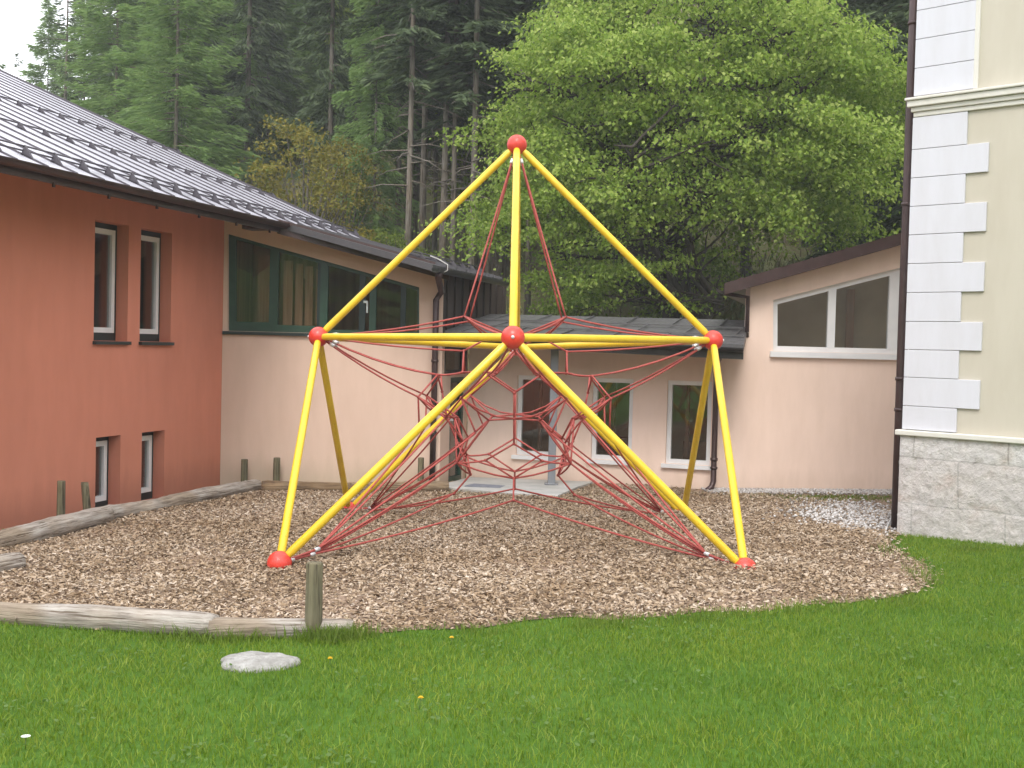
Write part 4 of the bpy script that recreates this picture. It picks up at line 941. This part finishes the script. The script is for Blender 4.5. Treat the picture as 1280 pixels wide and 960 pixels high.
def bushy(H, Rr, n, ncl, ls, seed, mcol, zc=.55):
    g = np.random.default_rng(seed); c = unit(g.normal(0, 1, (ncl, 3)))*(g.uniform(.25, 1, (ncl, 1))**.5)*np.array([Rr, Rr, H*.5]); c[:, 2] += H*zc
    P_ = np.repeat(c, n, 0)+g.normal(0, 1, (ncl*n, 3))*np.array([.28, .28, .16])*Rr*.45; d = unit(g.normal(0, 1, P_.shape)+[0, 0, -.4]); nb_ = unit(np.cross(d, g.normal(0, 1, P_.shape))); s = g.uniform(.6, 1.3, (len(P_), 1))*ls
    P_[:, 2] = np.maximum(P_[:, 2], .1)
    mb = MB()
    for k in range(min(ncl, 26)):
        q = c[k]; mb.tube([(0, 0, -.2 if k == 0 else .1), q*np.array([.35, .35, .55]), q], [.05*H/4, .03*H/4, .008], 5, False)
    me = bpy.data.meshes.new('bush_trunk'); me.from_pydata(mb.v, [], mb.f); me.polygons.foreach_set('use_smooth', mb.sm)
    return crown_mesh(tufts(P_, d*s*1.3, nb_*s*.8), 'bush_crown'), me
cr_, tr_ = bushy(8, 2.2, 130, 90, .12, 5, 'beech', .58); proto('beech', cr_, tr_, 'beech', 'bark_grey')
cr_, tr_ = bushy(5.0, 1.5, 95, 60, .075, 6, 'ochre'); proto('ochre', cr_, tr_, 'ochre', 'twig')
cr_, tr_ = bushy(2.6, 1.2, 95, 40, .07, 8, 'beech', .5); proto('shrub', cr_, tr_, 'beech', 'twig')
mb = MB(); g = np.random.default_rng(3)
for k in range(90):
    a = g.uniform(0, 6.28); t = g.uniform(.15, .7); L = g.uniform(2.2, 4.2); d = np.array([math.cos(a)*t, math.sin(a)*t, 1]); d /= np.linalg.norm(d)
    p0 = np.array([g.normal(0, .25), g.normal(0, .25), -.1]); mb.tube([p0, p0+d*L*.5, p0+d*L+g.normal(0, .15, 3)], [.022, .014, .004], 4, False)
    for j in range(3):
        q = p0+d*L*g.uniform(.4, .9); mb.tube([q, q+d*L*.25+g.normal(0, .25, 3)], [.009, .003], 4, False)
me = bpy.data.meshes.new('bare_twigs'); me.from_pydata(mb.v, [], mb.f); me.materials.append(M['twig']); BARE = me
NM = {'pole': 'spruce_tree', 'spruce': 'spruce_tree', 'tall': 'spruce_tree', 'larch': 'larch_tree', 'thin': 'conifer_tree', 'beech': 'beech_tree', 'ochre': 'shrub', 'shrub': 'shrub'}
def tree(kind_, px, Y, label, sc=1.0, group=None, cat='tree', rz=None, X=None, wd=1.0):
    x = (toY(px, 430, Y)[0] if X is None else X); z = float(Zhill(np.array(x), np.array(Y)))
    nm = NM[kind_.rstrip('0123456789')]
    t = thing(nm, label, cat, (x, Y, z-.05), random.uniform(0, 6.28) if rz is None else rz, group); t.scale = (sc*wd*random.uniform(.92, 1.08),)*2+(sc,)
    tr, cr = PROTO[kind_]; link('trunk', tr, None, t); link('crown', cr, None, t); return t
# left: conifers at the gap of sky, the big larches, dark spruces
tree('thin', 78, 44, 'thin dark conifer against the gap of white sky at upper left', .92)
tree('thin', 18, 50, 'sparse pointed conifer at the far upper left corner above the metal roof', .72)
tree('larch1', -25, 40, 'green larch cut by the left picture edge above the metal roof', .72)
tree('larch0', 215, 37, 'broad soft green larch rising behind the metal roof, the widest of the larches', 1.0)
tree('larch1', 140, 42, 'soft green larch left of the widest larch, behind the metal roof', 1.0)
tree('spruce0', 305, 44, 'dark spruce between the widest larch and the yellowish shrub', 1.05, wd=.7)
tree('spruce1', 408, 36, 'very dark spruce standing behind the ochre shrub above the gable roof', 1.0, wd=.62)
tree('larch1', 464, 33, 'slender bright green larch left of the bare tall trunks', .9, wd=.5)
tree('larch0', 366, 52, 'pale green larch high up the slope above the dark spruces', 1.1)
tree('beech', 225, 31, 'yellow green young beech just above the middle of the metal roof', .48)
tree('beech', 447, 47, 'yellow green beech crown high on the slope behind the slender larch', 1.15, wd=.6)
tree('beech', 262, 62, 'yellow green beech high on the slope near the top picture edge', 1.5)
tree('ochre', 378, 30, 'ochre leaved shrub above the lower end of the metal roof', 1.0, cat='shrub')
tree('ochre', 425, 32, 'olive yellow shrub right of the ochre shrub above the gable roof', .8, cat='shrub')
tree('shrub', 500, 30, 'green sapling at the foot of the bare trunks above the gable eave', .8, cat='shrub')
tree('beech', 620, 33, 'young beech with pale leaves left of the big maple', .85)
b = thing('bare_shrub', 'leafless grey brown shrub between the larches and the ochre shrub', 'shrub', (toY(305, 430, 33)[0], 33, float(Zhill(np.array(toY(305, 430, 33)[0]), np.array(33.)))-.05)); link('twigs', BARE, None, b)
for i, (px, Y) in enumerate([(100, 60), (155, 56), (190, 64), (240, 58), (285, 66), (320, 58), (55, 66), (120, 74), (345, 70)]):
    tree(('larch0', 'spruce1', 'larch1', 'spruce2')[i % 4], px, Y, 'conifer far up the slope behind the metal roof, left of the dark spruces', 1.0, 'conifers far up the slope at left')
# forest of tall bare trunks in the middle
for i, (px, Y) in enumerate([(494, 38), (506, 34), (517, 41), (529, 45), (540, 47), (551, 31), (568, 36), (576, 40), (588, 43), (602, 34), (616, 46), (633, 38), (655, 42), (676, 36), (700, 44), (482, 48), (560, 52), (726, 40)]):
    tree(f'tall{i % 3}', px, Y, 'tall spruce with a long bare grey trunk on the slope in the middle', random.uniform(.85, 1.15), 'tall bare trunked spruces in the middle')
for i, (px, Y) in enumerate([(492, 33), (505, 30), (516, 34), (528, 32), (541, 35), (563, 31), (574, 33), (584, 30), (596, 35), (608, 32), (627, 33), (660, 31), (700, 33), (720, 30)]):
    tree(f'pole{i % 2}', px, Y, 'slim spruce pole with high thin crown low on the slope behind the gable eave', random.uniform(.85, 1.1), 'slim spruce poles low on the slope')
tree('tall1', 926, 31, 'grey trunked spruce right of the big maple above the low roof end', .95)
tree('tall2', 1003, 36, 'thinner spruce trunk farther right, above the pink building roof', .95)
for i, (px, Y, k_, sc_) in enumerate([(330, 47, 'larch1', .95), (286, 50, 'larch0', 1.0), (395, 55, 'larch1', 1.1), (430, 58, 'beech', 1.3), (640, 52, 'beech', 1.5), (660, 60, 'larch0', 1.1), (520, 62, 'larch1', 1.1), (590, 60, 'beech', 1.4), (480, 66, 'larch0', 1.1), (550, 70, 'beech', 1.6), (612, 44, 'beech', .9)]):
    tree(k_, px, Y, 'lighter green tree showing between the dark spruces high on the hillside', sc_, 'lighter trees among the dark spruces', wd=.8)
# dark spruces behind everything
rs = random.Random(5)
for i in range(46):
    Y = rs.uniform(48, 82); px = rs.uniform(180, 1250) if Y < 62 else rs.uniform(150, 1250)
    tree(f'spruce{i % 3}', px, Y, 'dark spruce in the dense forest high on the hillside', rs.uniform(.9, 1.25), 'dark spruces high on the hillside')
for i, (px, Y) in enumerate([(1050, 37), (1100, 32), (1140, 40), (1000, 44), (1190, 45), (1080, 50), (960, 48), (1150, 28)]):
    tree(f'spruce{i % 3}', px, Y, 'dark spruce on the slope behind the pink building, right of the maple', rs.uniform(.9, 1.15), 'dark spruces right of the maple')
# behind the viewer, seen only as reflections in the panes
for i, (X, Y) in enumerate([(-16, -16), (-7, -20), (2, -18), (9, -22), (17, -17), (-25, -12), (26, -14)]):
    tree(f'{("larch", "spruce")[i % 2]}{i % 2}', 0, Y, 'tree behind the viewer mirrored in the window panes', .9, 'trees behind the viewer', X=X)

# the big maple
MX, MY = toY(852, 430, 26.5)[0], 26.5; MZ = float(Zhill(np.array(MX), np.array(MY)))
mp = thing('maple_tree', 'big broad maple in fresh yellow green leaf behind the low roof', 'tree', (MX, MY, MZ-.1))
g = np.random.default_rng(21); mb = MB(); tips = []
ZW = [2.3, 3.45, 4.16, 5.0, 5.75, 7.5, 8.5, 9.2, 12, 13.5]; LW = [3.3, 4.0, 4.5, 4.3, 4.05, 3.75, 3.3, 2.9, 2.0, .4]; RW_ = [.1, 1.7, 3.3, 4.0, 4.8, 4.9, 4.3, 2.2, 1.9, .4]
def crown_r(x, y, z):
    lim = np.where(x < 0, np.interp(z, ZW, LW), np.interp(z, ZW, RW_)); return np.sqrt((x/lim)**2+(y/(.5*(np.interp(z, ZW, LW)+np.interp(z, ZW, RW_))))**2)
def limb(p, d, L, r, lev):
    n = 5; pts = [p]; q = p.copy(); dd = d.copy()
    for i in range(n):
        if i > 0 and crown_r(q[0], q[1], q[2]+MZ-.1) > .93: break
        dd = dd+g.normal(0, .13, 3)+np.array([0, 0, .05 if lev < 2 else -.05]); dd /= np.linalg.norm(dd); q = q+dd*L/n; pts.append(q)
    n = len(pts)-1
    mb.tube(pts, [r*(1-.62*i/n) for i in range(n+1)], 9 if lev < 2 else 5, False)
    if lev >= 2: tips.extend(pts[2:])
    if lev < 3:
        for k in range([5, 5, 4][lev]):
            i = g.integers(min(2, n), n+1); a = g.uniform(0, 6.28); out = np.array([math.cos(a), math.sin(a), g.uniform(-.15, .6)])
            nd = unit(dd*.55+out*.85); limb(pts[i], nd, L*g.uniform(.5, .72), r*.5, lev+1)
for k, (ax, ay, hh) in enumerate([(-.16, 0, 9.5), (.14, .05, 10.5), (.0, -.15, 9.0), (.26, .12, 8.0)]):
    limb(np.array([ax*.8, ay*.8, -.2]), unit(np.array([ax*.6, ay*.6, 1.])), hh*.62, .30-.03*k, 0)
for k in range(10):   # low spreading limbs
    a = k*2*math.pi/10+g.uniform(-.2, .2); z = g.uniform(3.0, 5.8)+(.9 if math.cos(a) > 0 else 0); limb(np.array([0, 0, z]), unit(np.array([math.cos(a), math.sin(a), g.uniform(.0, .45)])), g.uniform(2.6, 3.9), .11, 1)
mt = mb.build('trunk', M['bark'], mp)
tips = np.array(tips)
# leaf sprays: drooping rosettes at the twig ends plus a filled outer shell with an uneven outline
n0 = 2600; cx = g.uniform(-5, 5.4, n0); cy = g.uniform(-4.6, 4.6, n0); cz = g.uniform(2.5, 13.4, n0)
q = crown_r(cx, cy, cz)+.13*np.sin(cz*2.7+np.arctan2(cy, cx)*4)+.08*np.sin(cz*6+cx*2)
k_ = (q < .97) & (q > .42+.3*g.uniform(0, 1, n0)) & ((cz > 4.2) | ((np.abs(cx+.1) > 1.1) & (g.uniform(0, 1, n0) < .5)))
pads = np.stack([cx, cy, cz-MZ+.1], 1)[k_][:400]
tips = tips[crown_r(tips[:, 0], tips[:, 1], tips[:, 2]+MZ-.1) < .98]
C_ = []
for pc in pads:      # a bough: a flat, outward drooping pad of leaf sprays
    k = int(g.integers(6, 14)); o_ = g.normal(0, 1, (k, 3))*np.array([.44, .44, .10]); ow = unit(np.array([pc[0], pc[1], 0.])); o_[:, 2] -= (o_@ow)*.38
    C_.append(pc+o_)
C_ = np.concatenate(C_+[tips[g.permutation(len(tips))[:420]]])
nl = 42; P_ = np.repeat(C_, nl, 0); off = g.normal(0, 1, P_.shape)*np.array([.23, .23, .07]); rr_ = np.hypot(off[:, 0], off[:, 1]); off[:, 2] -= rr_**2*.7
P_ = P_+off; d = unit(np.stack([off[:, 0], off[:, 1], -.12-rr_*.9], 1)+g.normal(0, .22, P_.shape)); nb_ = unit(np.cross(d, unit(np.array([0, 0, 1.])+g.normal(0, .4, P_.shape)))); s = g.uniform(.6, 1.25, (len(P_), 1))
A_, B_ = d*.088*s, nb_*.078*s
V = np.stack([P_-A_*.5, P_-A_*.15-B_*.5, P_+A_*.08-B_*.28, P_+A_*.55, P_+A_*.08+B_*.28, P_-A_*.15+B_*.5], 1).reshape(-1, 3)
arr_mesh('crown', V, 6, [(0, 1, 2, 3, 4, 5)], 'maple', mp)
# small saplings and brush on the bank above the low roof
for i, (px, Y, s_) in enumerate([(640, 25.5, .62), (668, 24.5, .5), (705, 25, .5), (748, 24.2, .42), (800, 27, .4), (900, 25, .32)]):
    tree('shrub', px, Y, 'small leafy sapling on the grassy bank above the low entrance roof', s_, 'saplings on the bank', 'shrub')
P = scatter(26000, -3, 10, 20.4, 33); zz = Zhill(P[:, 0], P[:, 1]); cl_ = np.sin(P[:, 0]*1.7)*np.sin(P[:, 1]*1.1+P[:, 0]); P2 = P[cl_ > -.15]
P2 = P2[RNG.uniform(0, 1, len(P2)) < .6]; blades(P2, .05, .17, .010, .7, 'bank_grass', 'dry_grass', z=Zhill(P2[:, 0], P2[:, 1]))
P = scatter(60000, -22, 22, 22, 56); cl_ = np.sin(P[:, 0]*.9+1)*np.sin(P[:, 1]*.7+P[:, 0]*.5)+RNG.normal(0, .3, len(P)); P = P[cl_ > .0]
blades(P, .10, .42, .022, .9, 'undergrowth', 'undergrowth', z=Zhill(P[:, 0], P[:, 1]))

# ------------------------------------------------------------------ damp valley air
mb = MB(); mb.box(-132, 132, -62, 127, -6.5, 66); hz_ = mb.build('haze', None); kind(hz_, 'stuff')
hm = bpy.data.materials.new('haze'); hm.use_nodes = True; nt = hm.node_tree; nt.nodes.clear()
pv = nt.nodes.new('ShaderNodeVolumePrincipled'); pv.inputs['Color'].default_value = (.90, .93, .95, 1); pv.inputs['Density'].default_value = .0013
ou = nt.nodes.new('ShaderNodeOutputMaterial'); nt.links.new(pv.outputs[0], ou.inputs['Volume']); hz_.data.materials.append(hm)
